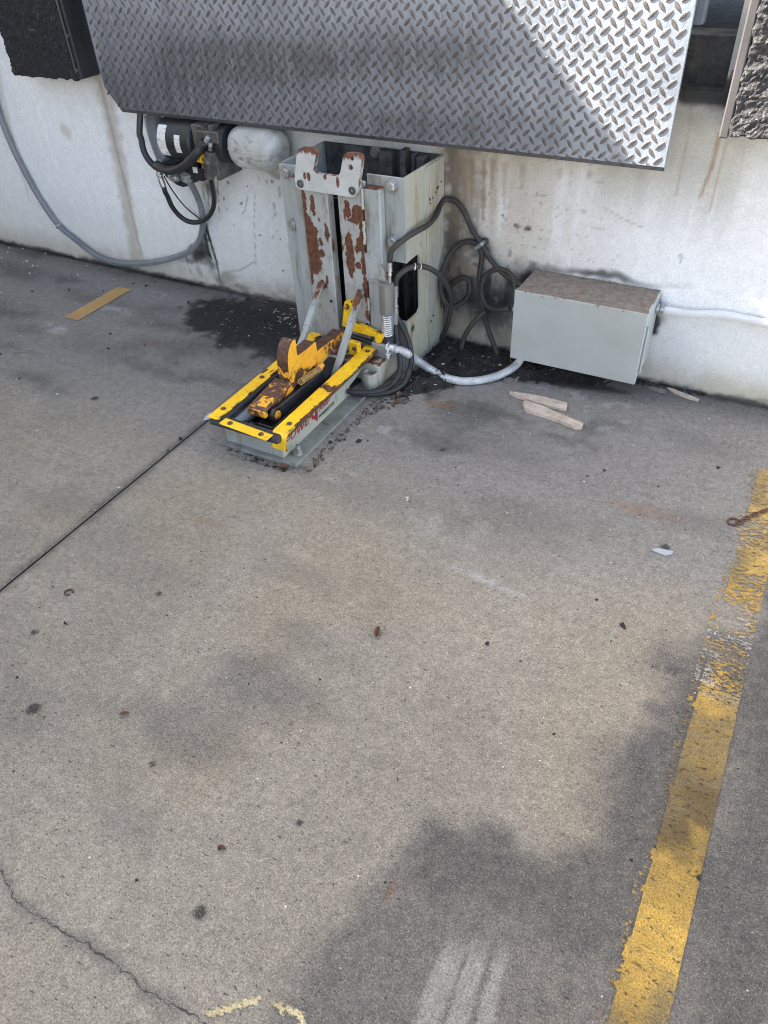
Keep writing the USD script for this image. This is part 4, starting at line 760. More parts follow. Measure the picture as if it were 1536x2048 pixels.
mesh('arm_deck', beam([-1.438, -.940, .138], [-1.438, -.775, .158], .072, .016, .004), HOOKM, TR, masks={'rust': lambda v, n: .26 + .2 * (fbm(v, 30, 3, 5) - .5)})
# links and rollers in the trough
LXR = -1.392
mesh('link_bar', cat_([beam([LXR, -.905, .112], [LXR, -.60, .100], .016, .046, .004), cyl([LXR - .008, -.905, .112], [LXR + .008, -.905, .112], .025)]), BLACKSTEEL, TR)
mesh('link_bar', cat_([beam([-1.352, -.935, .052], [-1.362, -.52, .062], .010, .034, .003), cyl([-1.362, -.935, .050], [-1.345, -.935, .050], .019)]), BLACKSTEEL, TR)
mesh('link_bar', cat_([beam([-1.468, -.90, .105], [-1.468, -.62, .118], .016, .046, .004), cyl([-1.476, -.905, .108], [-1.460, -.905, .108], .023)]), BLACKSTEEL, TR)
mesh('link_pin', cat_([cyl([LXR + .0085, -.905, .112], [LXR + .0125, -.905, .112], .0165), cyl([LXR + .012, -.905, .112], [LXR + .015, -.905, .112], .009, 10)]), HOOKM, TR, masks={'rust': lambda v, n: .12 + .3 * (fbm(v, 160, 3, 6) - .5)})
mesh('roller', cat_([cyl([-1.500, -.955, .064], [-1.478, -.955, .064], .024), cyl([-1.472, -.953, .062], [-1.452, -.953, .062], .025)]), BLACKSTEEL, TR)
mesh('roller', cat_([cyl([-1.452, -.952, .056], [-1.405, -.952, .056], .019), cyl([-1.404, -.95, .052], [-1.372, -.95, .052], .024)]), BLACKSTEEL, TR)
mesh('inner_beam', beam([-1.425, -.93, .048], [-1.425, -.40, .060], .07, .05, .004), BLACKSTEEL, TR)
sp0, sp1 = XP(*c5(770, 955), -1.388), XP(*c5(1060, 750), -1.388)
mesh('return_spring', coil(sp0, sp1, .0100, .0026, 12), OLDSPRING, TR, smooth=True)
mesh('arm_collar', cyl(sp1, sp1 + [-.0, .022, .008], .012), HOOKM, TR, masks={'rust': lambda v, n: .05 + 0 * v[:, 0]})
# struts from the posts down into the trough
def strutrust(z0): return lambda v, n: .30 * sst(z0, z0 + .05, v[:, 2] + .04 * (fbm(v, 60, 3, 7) - .5)) * (.6 + .4 * (n[:, 0] < .5)) - .02
for t0, t1 in (((-1.352, -.362, .332), (-1.372, -.600, .030)), ((-1.520, -.362, .330), (-1.536, -.590, .082))):
    mesh('strut', fine(beam(t0, t1, .0225, .019, .0015), .006), TOWERM, TR, smooth=20, masks={'rust': strutrust(.25)})
# yellow crank beside the right strut and its pivot
KY = -.374
ck = [W(*c1(u, v_), KY)[[0, 2]] for u, v_ in ((903, 1005), (940, 1000), (950, 1025), (938, 1110), (975, 1130), (1040, 1160), (1110, 1195), (1150, 1195), (1156, 1215), (1140, 1245), (1118, 1240), (1105, 1250), (1080, 1210), (1040, 1200), (960, 1180), (890, 1145))]
mesh('crank_lever', fine(prism_y(Polygon(ck).buffer(0), KY + .016, KY, .002), .01), YELLOW, TR, smooth=20, masks={'rust': lambda v, n: .05 + .18 * (np.abs(n[:, 1]) < .5) * (fbm(v, 40, 3, 8) > .5)})
mesh('crank_claw', fine(prism_y([W(*c1(u, v_), KY - .014)[[0, 2]] for u, v_ in ((1086, 1205), (1100, 1200), (1112, 1212), (1124, 1205), (1128, 1222), (1112, 1248), (1092, 1245), (1080, 1230))], KY - .0005, KY - .014, .002), .01), YELLOW, TR, masks={'rust': lambda v, n: .03 + 0 * v[:, 0]})
pv = W(*c1(918, 1032), KY - .001); mesh('pivot_pin', cyl(pv, pv + [0, -.010, 0], .0105), HOOKM, TR, masks={'rust': lambda v, n: .2 + 0 * v[:, 0]})
mesh('cross_bar', beam(W(*c1(945, 1205), -.385), W(*c1(1130, 1262), -.375), .02, .012, .002), BLACKSTEEL, TR)
yb = W(*c1(965, 1275), -.43); mesh('stop_block', rbox(yb - [.022, .012, .028], yb + [.022, .012, .028], .006), YELLOW, TR, masks={'rust': lambda v, n: .10 + .1 * (fbm(v, 60, 3, 9) - .5)})
p = yb + [.006, -.0125, .004]; mesh('stop_bolt', hexbolt(p, [0, -1, 0], .006, .006), RUSTYM, TR)
# gusset, guide tube, spring
gs = [W(*c1(u, v_), PY - .004)[[0, 2]] for u, v_ in ((1022, 725), (1058, 722), (1165, 868), (1172, 895), (1150, 905), (1038, 878))]
mesh('gusset', fine(prism_y(Polygon(gs).buffer(.002), PY + .006, PY - .004), .012), TOWERM, TR, smooth=20, masks={'rust': lambda v, n: .28 * sst(-1.262, -1.245, v[:, 0] + .02 * (fbm(v, 50, 3, 3) - .5)) + .12 * (np.abs(n[:, 1]) < .5)})
mesh('gusset_shelf', cbox([-1.330, PY - .012, .383], [-1.252, PY - .0045, .395], .001), TOWERM, TR, masks={'rust': lambda v, n: .05 + 0 * v[:, 0]})
gt0, gt1 = W(*c1(1150, 895), -.358), W(*c1(1152, 1068), -.358)
mesh('guide_tube', cyl(gt0, gt1, .0265, 24), TUBEM, TR)
sb_ = W(*c1(1160, 1215), -.358)
mesh('guide_rod', cyl(gt1, sb_, .010), BLACKSTEEL, TR)
mesh('compression_spring', coil(gt1, sb_ + (gt1 - sb_) * .08, .0195, .0036, 11, 8), CHROMESPRING, TR, smooth=True)
mesh('spring_boot', cyl(sb_ + [0, 0, .012], sb_ - [0, 0, .03], .024), RUBBER, TR)
# junction fitting at the foot
J0 = W(*c1(1140, 1292), -.375)
mesh('junction_fitting', rbox(J0 + [-.050, -.018, -.034], J0 + [.020, .026, .034], .008), GREYCAST, TR)
for q in ((1157, 1290), (1160, 1325)):
    p = W(*c1(*q), -.398); mesh('pin_cover', align(trimesh.creation.cone(.010, .026, sections=12), p + [0, 0, .011], [0, 0, -1]), PLAINSTICK, TR)

# hydraulic couplings standing by the tower opening
C0, C1_ = W(*c1(1200, 908), -.332), W(*c1(1203, 1132), -.332)
def stack(p, q, prof): return lathe([(0, 0)] + [(r, t * np.linalg.norm(np.array(q) - p)) for t, r in prof] + [(0, np.linalg.norm(np.array(q) - p))], p, np.array(q) - p, 18)
mesh('coupling', stack(C0, C1_, [(0, .0115), (.30, .0115), (.31, .008), (.40, .0095), (.41, .0075), (.50, .0085), (.52, .012), (.56, .012), (.57, .0095), (.66, .0105), (.67, .0125), (1, .0115)]), ZINC, TR)
D0, D1 = W(*c1(1168, 775), -.345), W(*c1(1170, 902), -.352)
mesh('coupling', stack(D0, D1, [(0, .009), (.42, .0095), (.43, .006), (.58, .008), (.6, .005), (1, .005)]), ZINC, TR)

# ------------------------------------------------------------------ hoses and conduits
def c5b(u, v_): return (740 + .2344 * u, 360 + .2344 * v_)
def hp(lst): return [W(*c5b(u, v_), y) for u, v_, y in lst]
def hosething(name, label, cat, pts, r, mat, n=10, extra=None):
    P_ = np.array(pts); t = thing(name, label, cat, P_[0]); mesh('tube', hose(pts, r, n), mat, t, smooth=True)
    for nm, m, mt in (extra or []): mesh(nm, m, mt, t)
    return t
HR = .0100
A = hp([(168, 690, -.345), (172, 650, -.348), (185, 600, -.345), (240, 545, -.335), (320, 485, -.31), (410, 430, -.26), (490, 385, -.20), (545, 330, -.14), (580, 270, -.09), (600, 210, -.05), (630, 172, -.028), (685, 165, -.016), (740, 190, -.016), (790, 250, -.016), (830, 330, -.016), (865, 410, -.018), (900, 470, -.022), (940, 530, -.026), (985, 610, -.022), (1050, 705, -.025), (1130, 790, -.04), (1210, 850, -.06), (1290, 905, -.075), (1340, 945, -.085)])
hosething('hydraulic_hose', 'brown dusty hose from the upper coupling over the tower corner and down the wall', 'hose', A, HR, HOSEM)
B = hp([(215, 905, -.332), (222, 860, -.332), (250, 810, -.33), (310, 762, -.31), (380, 738, -.28), (460, 740, -.245), (530, 765, -.21), (595, 815, -.17), (645, 880, -.13), (680, 950, -.09), (695, 1020, -.06), (690, 1090, -.05), (672, 1180, -.045), (650, 1260, -.04), (625, 1320, -.035), (600, 1348, -.032), (580, 1310, -.030), (572, 1220, -.028), (585, 1110, -.026), (620, 1010, -.024), (670, 920, -.022), (730, 860, -.02), (790, 832, -.018), (835, 850, -.018), (852, 910, -.018), (840, 980, -.018), (800, 1035, -.02), (745, 1070, -.03), (690, 1075, -.05), (640, 1040, -.07), (612, 980, -.075), (602, 900, -.070), (612, 810, -.06), (640, 710, -.045), (690, 620, -.03), (760, 550, -.02), (840, 525, -.018), (905, 540, -.02), (945, 585, -.024), (955, 650, -.02), (942, 740, -.02), (930, 850, -.022), (938, 960, -.028), (958, 1080, -.035), (985, 1190, -.045), (1020, 1310, -.06), (1055, 1400, -.075), (1078, 1470, -.08), (1082, 1530, -.085)])
hosething('hydraulic_hose', 'black hose looping beside the tower, through the wall clamp and down into the litter', 'hose', B, HR, HOSEM, extra=[('tie_mark', coil(W(*c5b(378, 738), -.281), W(*c5b(386, 738), -.279), HR + .001, .0016, 1.2), PLAINSTICK), ('tie_mark', coil(W(*c5b(424, 738), -.262), W(*c5b(430, 738), -.26), HR + .001, .0016, 1.2), PLAINSTICK)])
Cc = hp([(1188, 1096, -.115), (1130, 1110, -.11), (1070, 1110, -.09), (1010, 1085, -.07), (970, 1030, -.05), (952, 960, -.042), (955, 890, -.038), (985, 820, -.034), (1040, 775, -.032), (1110, 762, -.035), (1175, 785, -.045), (1220, 835, -.06), (1238, 900, -.08), (1228, 980, -.10), (1215, 1050, -.10)])
hosething('hydraulic_hose', 'hose curled in a ring between the wall clamp and the grey enclosure', 'hose', Cc, HR, HOSEM)
Dd = hp([(985, 1120, -.06), (935, 1165, -.075), (880, 1220, -.09), (830, 1290, -.10), (795, 1370, -.105), (780, 1450, -.11), (795, 1530, -.115), (835, 1595, -.125), (890, 1640, -.135), (950, 1660, -.14), (1010, 1650, -.14)])
hosething('hydraulic_hose', 'low loop of hose lying on black litter left of the grey enclosure', 'hose', Dd, HR, HOSEM)
ck_ = W(*c5b(940, 555), -.030)
cl = thing('hose_clamp', 'bright metal clamp holding hoses on the wall', 'clamp', ck_)
dcl = W(*c5b(985, 525), -.03) - W(*c5b(905, 585), -.03); dcl /= np.linalg.norm(dcl); ncl = np.array([-dcl[2], 0, dcl[0]])
mesh('band', cbox([-.020, -.020, -.0075], [.020, .024, .0075], .005).apply_transform(np.block([[np.c_[dcl, [0, 1, 0], ncl], ck_[:, None]], [np.zeros((1, 3)), 1]])), ZINC, cl)
pb = W(*c5b(985, 520), -.012); mesh('clamp_bolt', hexbolt(pb, [0, -1, 0], .009, .012), CASTM, cl)
hb = lambda u, v_: (700 + .1302 * u, 600 + .1302 * v_)
E1 = [C1_ + [0, 0, .004]] + [W(*hb(u, v_), y) for u, v_, y in ((705, 420, -.335), (718, 560, -.345), (745, 720, -.365), (775, 900, -.385), (775, 1060, -.40))] + [G(*hb(*q), z) for q, z in (((745, 1180), .05), ((670, 1280), .028), ((540, 1370), .024), ((350, 1415), .026), ((120, 1420), .034), ((-40, 1400), .04))]
hosething('hydraulic_hose', 'black hose from the lower coupling, inner of the two curving into the trough', 'hose', E1, .0100, HOSEBLACK)
E2 = [W(*hb(725, 260), -.325)] + [W(*hb(u, v_), y) for u, v_, y in ((780, 360, -.325), (850, 500, -.33), (905, 640, -.335), (938, 800, -.345), (940, 960, -.36))] + [G(*hb(*q), z) for q, z in (((905, 1120), .06), ((860, 1240), .034), ((770, 1330), .022), ((620, 1410), .017), ((420, 1445), .015), ((200, 1445), .024), ((20, 1430), .03))]
hosething('hydraulic_hose', 'black hose bowed furthest out in front of the tower side, ending in the trough', 'hose', E2, .0100, HOSEBLACK)
# silver flexible conduit
fxp = [W(*c5b(195, 1440), -.378), W(*c5b(250, 1450), -.37), W(*c5b(320, 1480), -.36)] + [G(*c5b(*q), z) for q, z in (((410, 1545), .05), ((530, 1625), .032), ((660, 1690), .020), ((800, 1716), .016), ((950, 1706), .016), ((1090, 1670), .018), ((1200, 1615), .03))] + [W(*c5b(1265, 1560), -.13), W(*c5b(1300, 1500), -.12)]
path = spline(fxp, .0022); rr = .0150 * (1 + .055 * np.sin(np.arange(len(path)) * 2 * np.pi / 5))
fc = thing('flexible_conduit', 'silver ribbed flexible conduit on the ground from the restraint foot to the enclosure', 'conduit', fxp[0])
mesh('ribbed_tube', sweep(path, rr, 12), FLEXSILVER, fc, smooth=True)
mesh('connector', cat_([cyl(fxp[0] + [-.02, 0, 0], fxp[0] + [-.012, 0, 0], .026), cyl(fxp[0] + [-.012, 0, 0], fxp[0] + [.012, 0, -.001], .0215)]), ZINC, fc)
# grey conduit on the wall, left
c4 = lambda u, v_, y=-.022: W(220 + .2604 * u, 200 + .2604 * v_, y)
c7 = lambda u, v_, y=-.020: W(.3028 * u, .3028 * v_, y)
gpts = [c4(598, 615, -.13), c4(630, 660, -.11), c4(665, 730, -.07), c4(695, 810, -.045), c4(711, 890, -.03), c4(712, 970), c4(700, 1040), c4(670, 1100), c4(620, 1150), c4(550, 1190), c4(450, 1222), c4(340, 1245), c4(230, 1256), c4(120, 1255), c4(10, 1240), c7(640, 1690), c7(560, 1632), c7(490, 1575), c7(420, 1520), c7(360, 1455), c7(290, 1355), c7(220, 1240), c7(150, 1110), c7(90, 990), c7(35, 860), c7(0, 765), c7(-40, 620), c7(-80, 420), c7(-130, 0)]
gc = thing('grey_conduit', 'grey flexible conduit hanging in a long curve on the white wall at the left', 'conduit', gpts[0])
mesh('tube', hose(gpts, .0135, 14), CONDUITGREY, gc, smooth=True)
p = c7(385, 1488); q = c7(402, 1506); mesh('strap', cat_([cyl(p, p + (q - p) * .55, .0175)]), ZINC, gc)
p = c4(615, 1153); q = c4(640, 1130); mesh('coupling', cyl(p, q, .0172), CONDUITGREY, gc)
# hoses of the pump
h1 = [W(283, 150, -.08), W(281, 215, -.10), W(279, 265, -.13)] + [c4(u, v_, y) for u, v_, y in ((240, 300, -.14), (256, 380, -.15), (290, 450, -.155), (345, 510, -.155), (400, 535, -.16))]
hosething('pump_hose', 'black hose dropping from behind the lip to the pump at its left end', 'hose', h1, .0128, HOSEBLACK, 12)
h2 = [u8(140, 788, -.145), u8(160, 850, -.14)] + [c4(u, v_, y) for u, v_, y in ((440, 735, -.13), (475, 815, -.12), (525, 880, -.10), (585, 925, -.085), (650, 940, -.075), (715, 925, -.065), (765, 885, -.06), (795, 820, -.06), (800, 750, -.07), (788, 670, -.10), (775, 600, -.13), (772, 560, -.15))]
hosething('pump_hose', 'black hose hanging in a deep loop below the pump', 'hose', h2, .0105, HOSEBLACK, 12)
wr = [c4(415, 585, -.12), c4(445, 640, -.08), c4(490, 710, -.05), c4(550, 790, -.03), c4(610, 850, -.018), (c4(680, 905, -.012)), c4(720, 940, -.008), c4(750, 1030, -.006), c4(775, 1090, -.006)]
hosething('thin_wire', 'thin frayed dark wire slanting under the pump to the grey conduit', 'wire', wr, .0032, HOSEBLACK, 6)
# white conduit right
c6r = lambda u, v_, y: W(980 + .362 * u, 500 + .362 * v_, y)
wpts = [c6r(955, 328, -.030), c6r(1020, 338, -.028), c6r(1090, 350, -.026), c6r(1160, 352, -.024), c6r(1240, 352, -.022), c6r(1310, 358, -.021), c6r(1400, 376, -.021), c6r(1500, 398, -.021), c6r(1600, 420, -.021), c6r(1800, 455, -.021), c6r(2300, 520, -.021)]
wc = hosething('white_conduit', 'white painted conduit running along the wall right of the grey enclosure', 'conduit', wpts, .0125, WHITEPVC, 12, extra=[('connector', cat_([cyl(c6r(915, 322, -.034), c6r(935, 325, -.032), .019), cyl(c6r(938, 325, -.032), c6r(962, 329, -.030), .0155)]), ZINC)])

# ------------------------------------------------------------------ grey enclosure on the wall
EX0, EX1, EZ0, EZ1, EYF = -.826, -.366, .094, .360, -.200
eb = thing('control_enclosure', 'grey metal electrical enclosure on the wall with a brown dirty top', 'enclosure', ((EX0 + EX1) / 2, 0, EZ0))
def toprust(v, n):
    g = fbm(v, 14, 4, 211); return np.where(n[:, 2] > .8, .75 + .5 * (g - .5), 0.0) + .42 * sst(.350, .362, v[:, 2] + .020 * (fbm(v, 60, 3, 5) - .5)) + .5 * sst(.62, .72, fbm(v, 90, 3, 6)) * sst(.29, .345, v[:, 2]) + .3 * sst(.106, .098, v[:, 2] + .02 * (fbm(v, 40, 3, 8) - .5))
mesh('enclosure_body', fine(cbox([EX0 + .004, EYF + .022, EZ0 + .003], [EX1 - .004, -.003, EZ1 - .002], .002), .012), BOXM, eb, smooth=20, masks={'rust': toprust})
mesh('cover', fine(rbox([EX0, EYF, EZ0], [EX1, EYF + .024, EZ1], .003), .012), BOXM, eb, smooth=25, masks={'rust': toprust})
mesh('hinge', cyl([EX1 + .003, EYF + .03, EZ0 + .03], [EX1 + .003, EYF + .03, EZ1 - .06], .005), BOXM, eb, masks={'rust': lambda v, n: 0 * v[:, 0]})
p = W(*c5b(1195, 1095), -.115); p[0] = EX0
mesh('hose_fitting', cat_([cyl(p + [-.030, 0, 0], p + [-.012, 0, 0], .010), cyl(p + [-.014, 0, 0], p + [.004, 0, 0], .0135)]), ZINC, eb)
for z in (EZ0 + .05, EZ1 - .05): mesh('cover_screw', cyl([EX1 - .001, EYF + .013, z], [EX1 + .0025, EYF + .013, z], .0045, 12), ZINC, eb)
mesh('latch_tab', cbox([EX1 - .002, EYF + .026, .25], [EX1 + .003, EYF + .05, .275], .001), BOXM, eb, masks={'rust': lambda v, n: 0 * v[:, 0]})

# ------------------------------------------------------------------ litter, wood, stones, chain
def plank(name, outline, th, label, cat, mat, tilt=0.0, group=None, sub=.012, lift=.001):
    pts = np.array([G(*q)[:2] for q in outline]); m = fine(extrude(Polygon(pts).buffer(0), th), sub); v = np.array(m.vertices)
    c = pts.mean(0); d = pts.max(0) - pts.min(0); ax = (pts[np.argmax(pts[:, 0])] - pts[np.argmin(pts[:, 0])]); ax /= np.linalg.norm(ax); s = (v[:, :2] - c) @ [-ax[1], ax[0]]
    grain = fbm(np.c_[(v[:, :2] - c) @ ax * 6, s * 90, v[:, 2] * 0], 1, 3, 3) - .5
    v[:, 2] = v[:, 2] * (1 + .5 * grain) + lift + tilt * ((v[:, :2] - c) @ ax + .12); v[:, :2] += .003 * np.c_[grain, -grain]
    m.vertices = v; mesh(name, m, mat, smooth=30, label=label, cat=cat, group=group, loc=[c[0], c[1], 0])
plank('wood_shard', ((1045, 812), (1050, 806), (1085, 818), (1130, 838), (1166, 853), (1163, 860), (1150, 860), (1105, 842), (1052, 826)), .014, 'longer pale splintered wood shard on the concrete before the enclosure', 'wood', WOOD)
plank('wood_shard', ((1018, 789), (1060, 794), (1090, 800), (1134, 812), (1133, 823), (1118, 822), (1076, 812), (1060, 806), (1030, 796)), .012, 'shorter grey wood shard with a pointed end beside the longer one', 'wood', WOOD, lift=.002)
plank('wood_stick', ((1296, 776), (1308, 777), (1332, 783), (1331, 787), (1318, 786), (1297, 780)), .006, 'short grey stick on the ground right of the enclosure', 'stick', GREYWOOD)
plank('wood_stick', ((1334, 778), (1345, 780), (1372, 791), (1398, 801), (1396, 804), (1372, 798), (1348, 788)), .006, 'long tan sliver of wood by the wall right of the enclosure', 'stick', WOOD)
plank('wood_stick', ((821, 765), (822, 768), (857, 763), (858, 758)), .006, 'fresh orange wood sliver under the silver conduit', 'stick', FRESHWOOD)
plank('bark_scrap', ((1005, 750), (1030, 742), (1042, 752), (1035, 762), (1010, 766)), .005, 'grey scrap of bark beside the end of the silver conduit', 'bark', GREYWOOD)
plank('bark_scrap', ((1302, 1101), (1317, 1098), (1346, 1104), (1344, 1110), (1330, 1113), (1312, 1106)), .003, 'pale blue grey torn scrap lying near the yellow line', 'scrap', paint('blue_scrap', (.34, .36, .39), rough=.7, bevel=0))
plank('paper_scrap', ((410, 836), (420, 828), (432, 826), (430, 832), (418, 840), (408, 842)), .004, 'pale scrap of plastic at the front left corner of the restraint', 'scrap', paint('pale_plastic', (.42, .43, .47), rough=.4, bevel=0))
def leafm(px, py, L_, w_, ang, curl, z=.002):
    n_ = 9; t = np.linspace(-1, 1, n_); v = []
    for i, a in enumerate(t):
        ww = w_ * (1 - a * a)**.7 + .0004
        for s in (-1, 0, 1): v.append((a * L_, s * ww, curl * abs(s) * ww * 2 + .25 * L_ * a * a * curl))
    v = np.array(v); f = []
    for i in range(n_ - 1):
        for k in (0, 1): a = 3 * i + k; f += [(a, a + 3, a + 4), (a, a + 4, a + 1)]
    c, s = math.cos(ang), math.sin(ang); o = G(px, py); v = np.c_[v[:, 0] * c - v[:, 1] * s + o[0], v[:, 0] * s + v[:, 1] * c + o[1], v[:, 2] + z]
    return trimesh.Trimesh(v, f, process=False), o
for px, py, L_, w_, ang, lab in ((755, 1268, .020, .007, 1.9, 'small brown dead leaf alone in the middle of the bare concrete'), (720, 795, .022, .012, .4, 'brown dead leaf by the two hoses at the restraint'), (800, 795, .016, .010, 1.2, 'lighter dead leaf below the silver conduit'), (567, 938, .017, .008, .3, 'tan leaf scrap at the front edge of the base plate'), (250, 1430, .012, .004, .6, 'thin dry twig of leaf on the left concrete'), (444, 1698, .010, .004, .2, 'dark shrivelled leaf on the lower left concrete')):
    m, o = leafm(px, py, L_, w_, ang, .9); mesh('dead_leaf', m, LEAF, smooth=True, label=lab, cat='leaf', loc=o)
def chip(px, py, s, flat, mat, name, label, cat, group, seed):
    rg = np.random.default_rng(seed); m = hull(.55 * rg.standard_normal((16, 3)) * [s, s * (.6 + .4 * rg.random()), s * flat]); v = np.array(m.vertices); o = G(px, py)
    a = rg.random() * 6.3; v = np.c_[v[:, 0] * math.cos(a) - v[:, 1] * math.sin(a), v[:, 0] * math.sin(a) + v[:, 1] * math.cos(a), v[:, 2] - v[:, 2].min() - .0005]
    m.vertices = v + o; mesh(name, m, mat, smooth=False, label=label, cat=cat, group=group, loc=o)
k1 = lambda u, v_: (.2604 * u, 420 + .2604 * v_)
wh = [(70, 295, 1.1), (60, 330, 1.2), (15, 370, .9), (180, 300, .9), (350, 335, 1.0), (205, 395, 1.3), (180, 405, .8), (250, 435, 1.1), (285, 432, .9), (228, 490, .9), (275, 492, .4), (525, 520, .7), (600, 500, .8), (670, 428, .7), (650, 385, .6), (765, 432, .4), (10, 635, .7), (485, 580, .4), (405, 538, .4), (575, 522, .35), (875, 538, .6), (165, 970, .8), (440, 1415, .8), (583, 712, .45), (155, 715, .4), (862, 890, .35), (1165, 868, .4), (960, 955, .35), (230, 290, .6), (430, 350, .4), (290, 390, .4), (840, 445, .4)]
for i, (u, v_, s) in enumerate(wh): chip(*k1(u, v_), .0062 * s, .55, STONE, 'white_chip', 'white stone or paint chip scattered on the ground by the left wall', 'stone', 'white chips by the left wall', 300 + i)
for i, (px, py, s) in enumerate([(815, 996, 1.0), (1168, 964, .8), (238, 976, .7), (75, 861, .6), (236, 800, .6), (815, 1000, .5), (1060, 868, .6), (660, 880, .4), (560, 640, .5), (475, 655, .4), (520, 620, .5), (590, 668, .5), (440, 690, .4), (498, 672, .8), (530, 655, .5), (548, 598, .5), (700, 1100, .35), (960, 990, .35), (1020, 1050, .4), (930, 770, .6), (1000, 800, .4), (1296, 800, .4), (1190, 795, .4)]):
    chip(px, py, .0060 * s, .5, STONE, 'pale_chip', 'pale small chip lying loose on the open concrete', 'stone', 'pale chips on open concrete', 400 + i)
bk = [(*k1(u, v_), s) for u, v_, s in ((250, 630, 1.0), (530, 615, 1.1), (795, 625, .8), (1025, 567, .9), (1125, 587, 1.2), (1190, 553, .9), (1450, 715, 1.2), (1465, 850, 1.0), (850, 955, 1.0), (1115, 1040, .9), (835, 1068, 1.3), (150, 1295, .8), (445, 1165, .5), (10, 1107, 1.0), (395, 805, .5), (730, 490, .6), (1380, 920, .5), (990, 665, .5), (1200, 650, .5), (1290, 700, .5))]
bk += [(1246, 1252, 1.5), (974, 1290, 1.2), (1041, 1323, .6), (1107, 1468, .7), (1210, 942, 1.1), (1436, 936, .9), (1316, 973, .7), (1194, 1200, .6), (440, 1698, .7), (274, 1760, .7), (106, 1174, .9), (130, 1248, .9), (397, 1305, .5), (380, 1193, .6), (35, 1354, .7), (1397, 1757, 1.0), (362, 878, 1.2), (335, 902, .8), (688, 880, 1.0), (717, 883, 1.3), (662, 887, 1.4), (736, 882, .6), (758, 868, .4), (664, 868, 1.0), (480, 762, .5), (1175, 952, .5), (1339, 1105, .5), (1280, 1030, .5), (930, 985, .5), (230, 940, .4), (1262, 1720, .5), (470, 745, .6), (425, 880, .6)]
def where(px, py):
    if abs(px - 1246) < 2 and abs(py - 1252) < 2: return 'largest black crumb of rubber, alone left of the worn stretch of the yellow line', None
    if (px, py) == (1397, 1757): return 'black crumb lying on the yellow line itself', None
    if (px, py) == (974, 1290): return 'black crumb alone near the middle of the bare concrete, right of the dead leaf', None
    if px > 560 and px < 800 and py < 930: w_ = 'just right of the base plate of the restraint'
    elif px < 440 and py < 640: w_ = 'between the wall and the short yellow stub'
    elif px < 640 and py < 790: w_ = 'left of the restraint'
    elif px > 1100 and py < 1130: w_ = 'between the enclosure and the top of the yellow line'
    elif px < 420 and py > 1150: w_ = 'in the left foreground'
    elif py < 1120: w_ = 'beside the sawn joint'
    else: w_ = 'between the crack and the yellow line in the foreground'
    return 'black rubber crumb ' + w_, 'black crumbs ' + w_
for i, (px, py, s) in enumerate(bk):
    lab, grp = where(px, py); chip(px, py, .0066 * s, .55, CRUMB, 'rubber_crumb', lab, 'crumb', grp, 500 + i)
o = G(138, 1185, .002); a = np.linspace(.5, 5.9, 24); mesh('split_washer', sweep(o + np.c_[.011 * np.cos(a), .011 * np.sin(a), .003 * a / 6], .0026, 6), RUSTYM, smooth=True, label='small rusty split ring on the concrete at the left', cat='washer', loc=o)
# rusty chain at the right edge
ch = thing('rusty_chain', 'rusty chain with an open hook lying across the yellow line', 'chain', G(1480, 1045))
cp = spline([G(1478, 1043, .006), G(1500, 1032, .007), G(1520, 1024, .007), G(1545, 1016, .006), G(1600, 1000, .006)], .0145)
def linkm(c, d, roll, a=.0115, b=.0065, r=.0024):
    t = np.linspace(0, 2 * np.pi, 20); d = d / np.linalg.norm(d); s = np.cross(d, [0, 0, 1]); s /= np.linalg.norm(s); w_ = np.cross(s, d); s2 = s * math.cos(roll) + w_ * math.sin(roll)
    return sweep(c + a * np.cos(t)[:, None] * d + b * np.sin(t)[:, None] * s2, r, 6)
for i in range(len(cp) - 1): mesh('link', linkm(cp[i], cp[i + 1] - cp[i], (.35, 1.2)[i % 2]), RUSTYM, ch, smooth=True)
h_ = [G(*q, .004) for q in ((1486, 1046), (1474, 1050), (1460, 1048), (1455, 1042), (1460, 1037), (1470, 1037), (1478, 1041))]; mesh('hook', hose(h_, .0030, 8, .003), RUSTYM, ch, smooth=True)
# litter: mulch in the corner, leaf fragments along the base plate, fibres everywhere in the grime
def bits(n, region, lmin, lmax, seed, hz=.004, wide=.18):
    rg = np.random.default_rng(seed); V, F, k = [], [], 0
    for _ in range(n):
        p = region(rg)
        if p is None: continue
        l, a = rg.uniform(lmin, lmax), rg.uniform(0, 6.3); w_ = l * rg.uniform(.06, wide); z = rg.uniform(.0008, hz); tl = rg.uniform(-.25, .25) * l
        d, s = np.array([math.cos(a), math.sin(a), 0]), np.array([-math.sin(a), math.cos(a), 0]); c = np.array([p[0], p[1], p[2] + z])
        q = [c - d * l - s * w_ - [0, 0, min(tl, z)], c + d * l - s * w_ * .6 + [0, 0, max(tl, 0)], c + d * l * .8 + s * w_ + [0, 0, max(tl, 0) + .001], c - d * l * .9 + s * w_]
        V += q; F += [(k, k + 1, k + 2), (k, k + 2, k + 3)]; k += 4
    V = np.array(V); V[:, 2] = np.maximum(V[:, 2], .0006); return V, np.array(F)
def inpoly(pxs):
    pts = Polygon([G(*q)[:2] for q in pxs]); x0, y0, x1, y1 = pts.bounds
    def fn(rg):
        for _ in range(20):
            x, y = rg.uniform(x0, x1), rg.uniform(y0, y1)
            if pts.contains(Point(x, y)): return (x, y, 0.0)
    return fn
corner = [(845, 722), (880, 682), (960, 700), (1060, 716), (1120, 730), (1240, 765), (1200, 775), (1060, 765), (1010, 762), (930, 770), (850, 790), (790, 800), (800, 770)]
cpoly = Polygon([G(*q)[:2] for q in corner])
x0, y0, x1, y1 = cpoly.bounds; X, Y, f = grid(np.arange(x0, x1, .006), np.arange(y0, y1, .006)); P = np.c_[X, Y]
import shapely
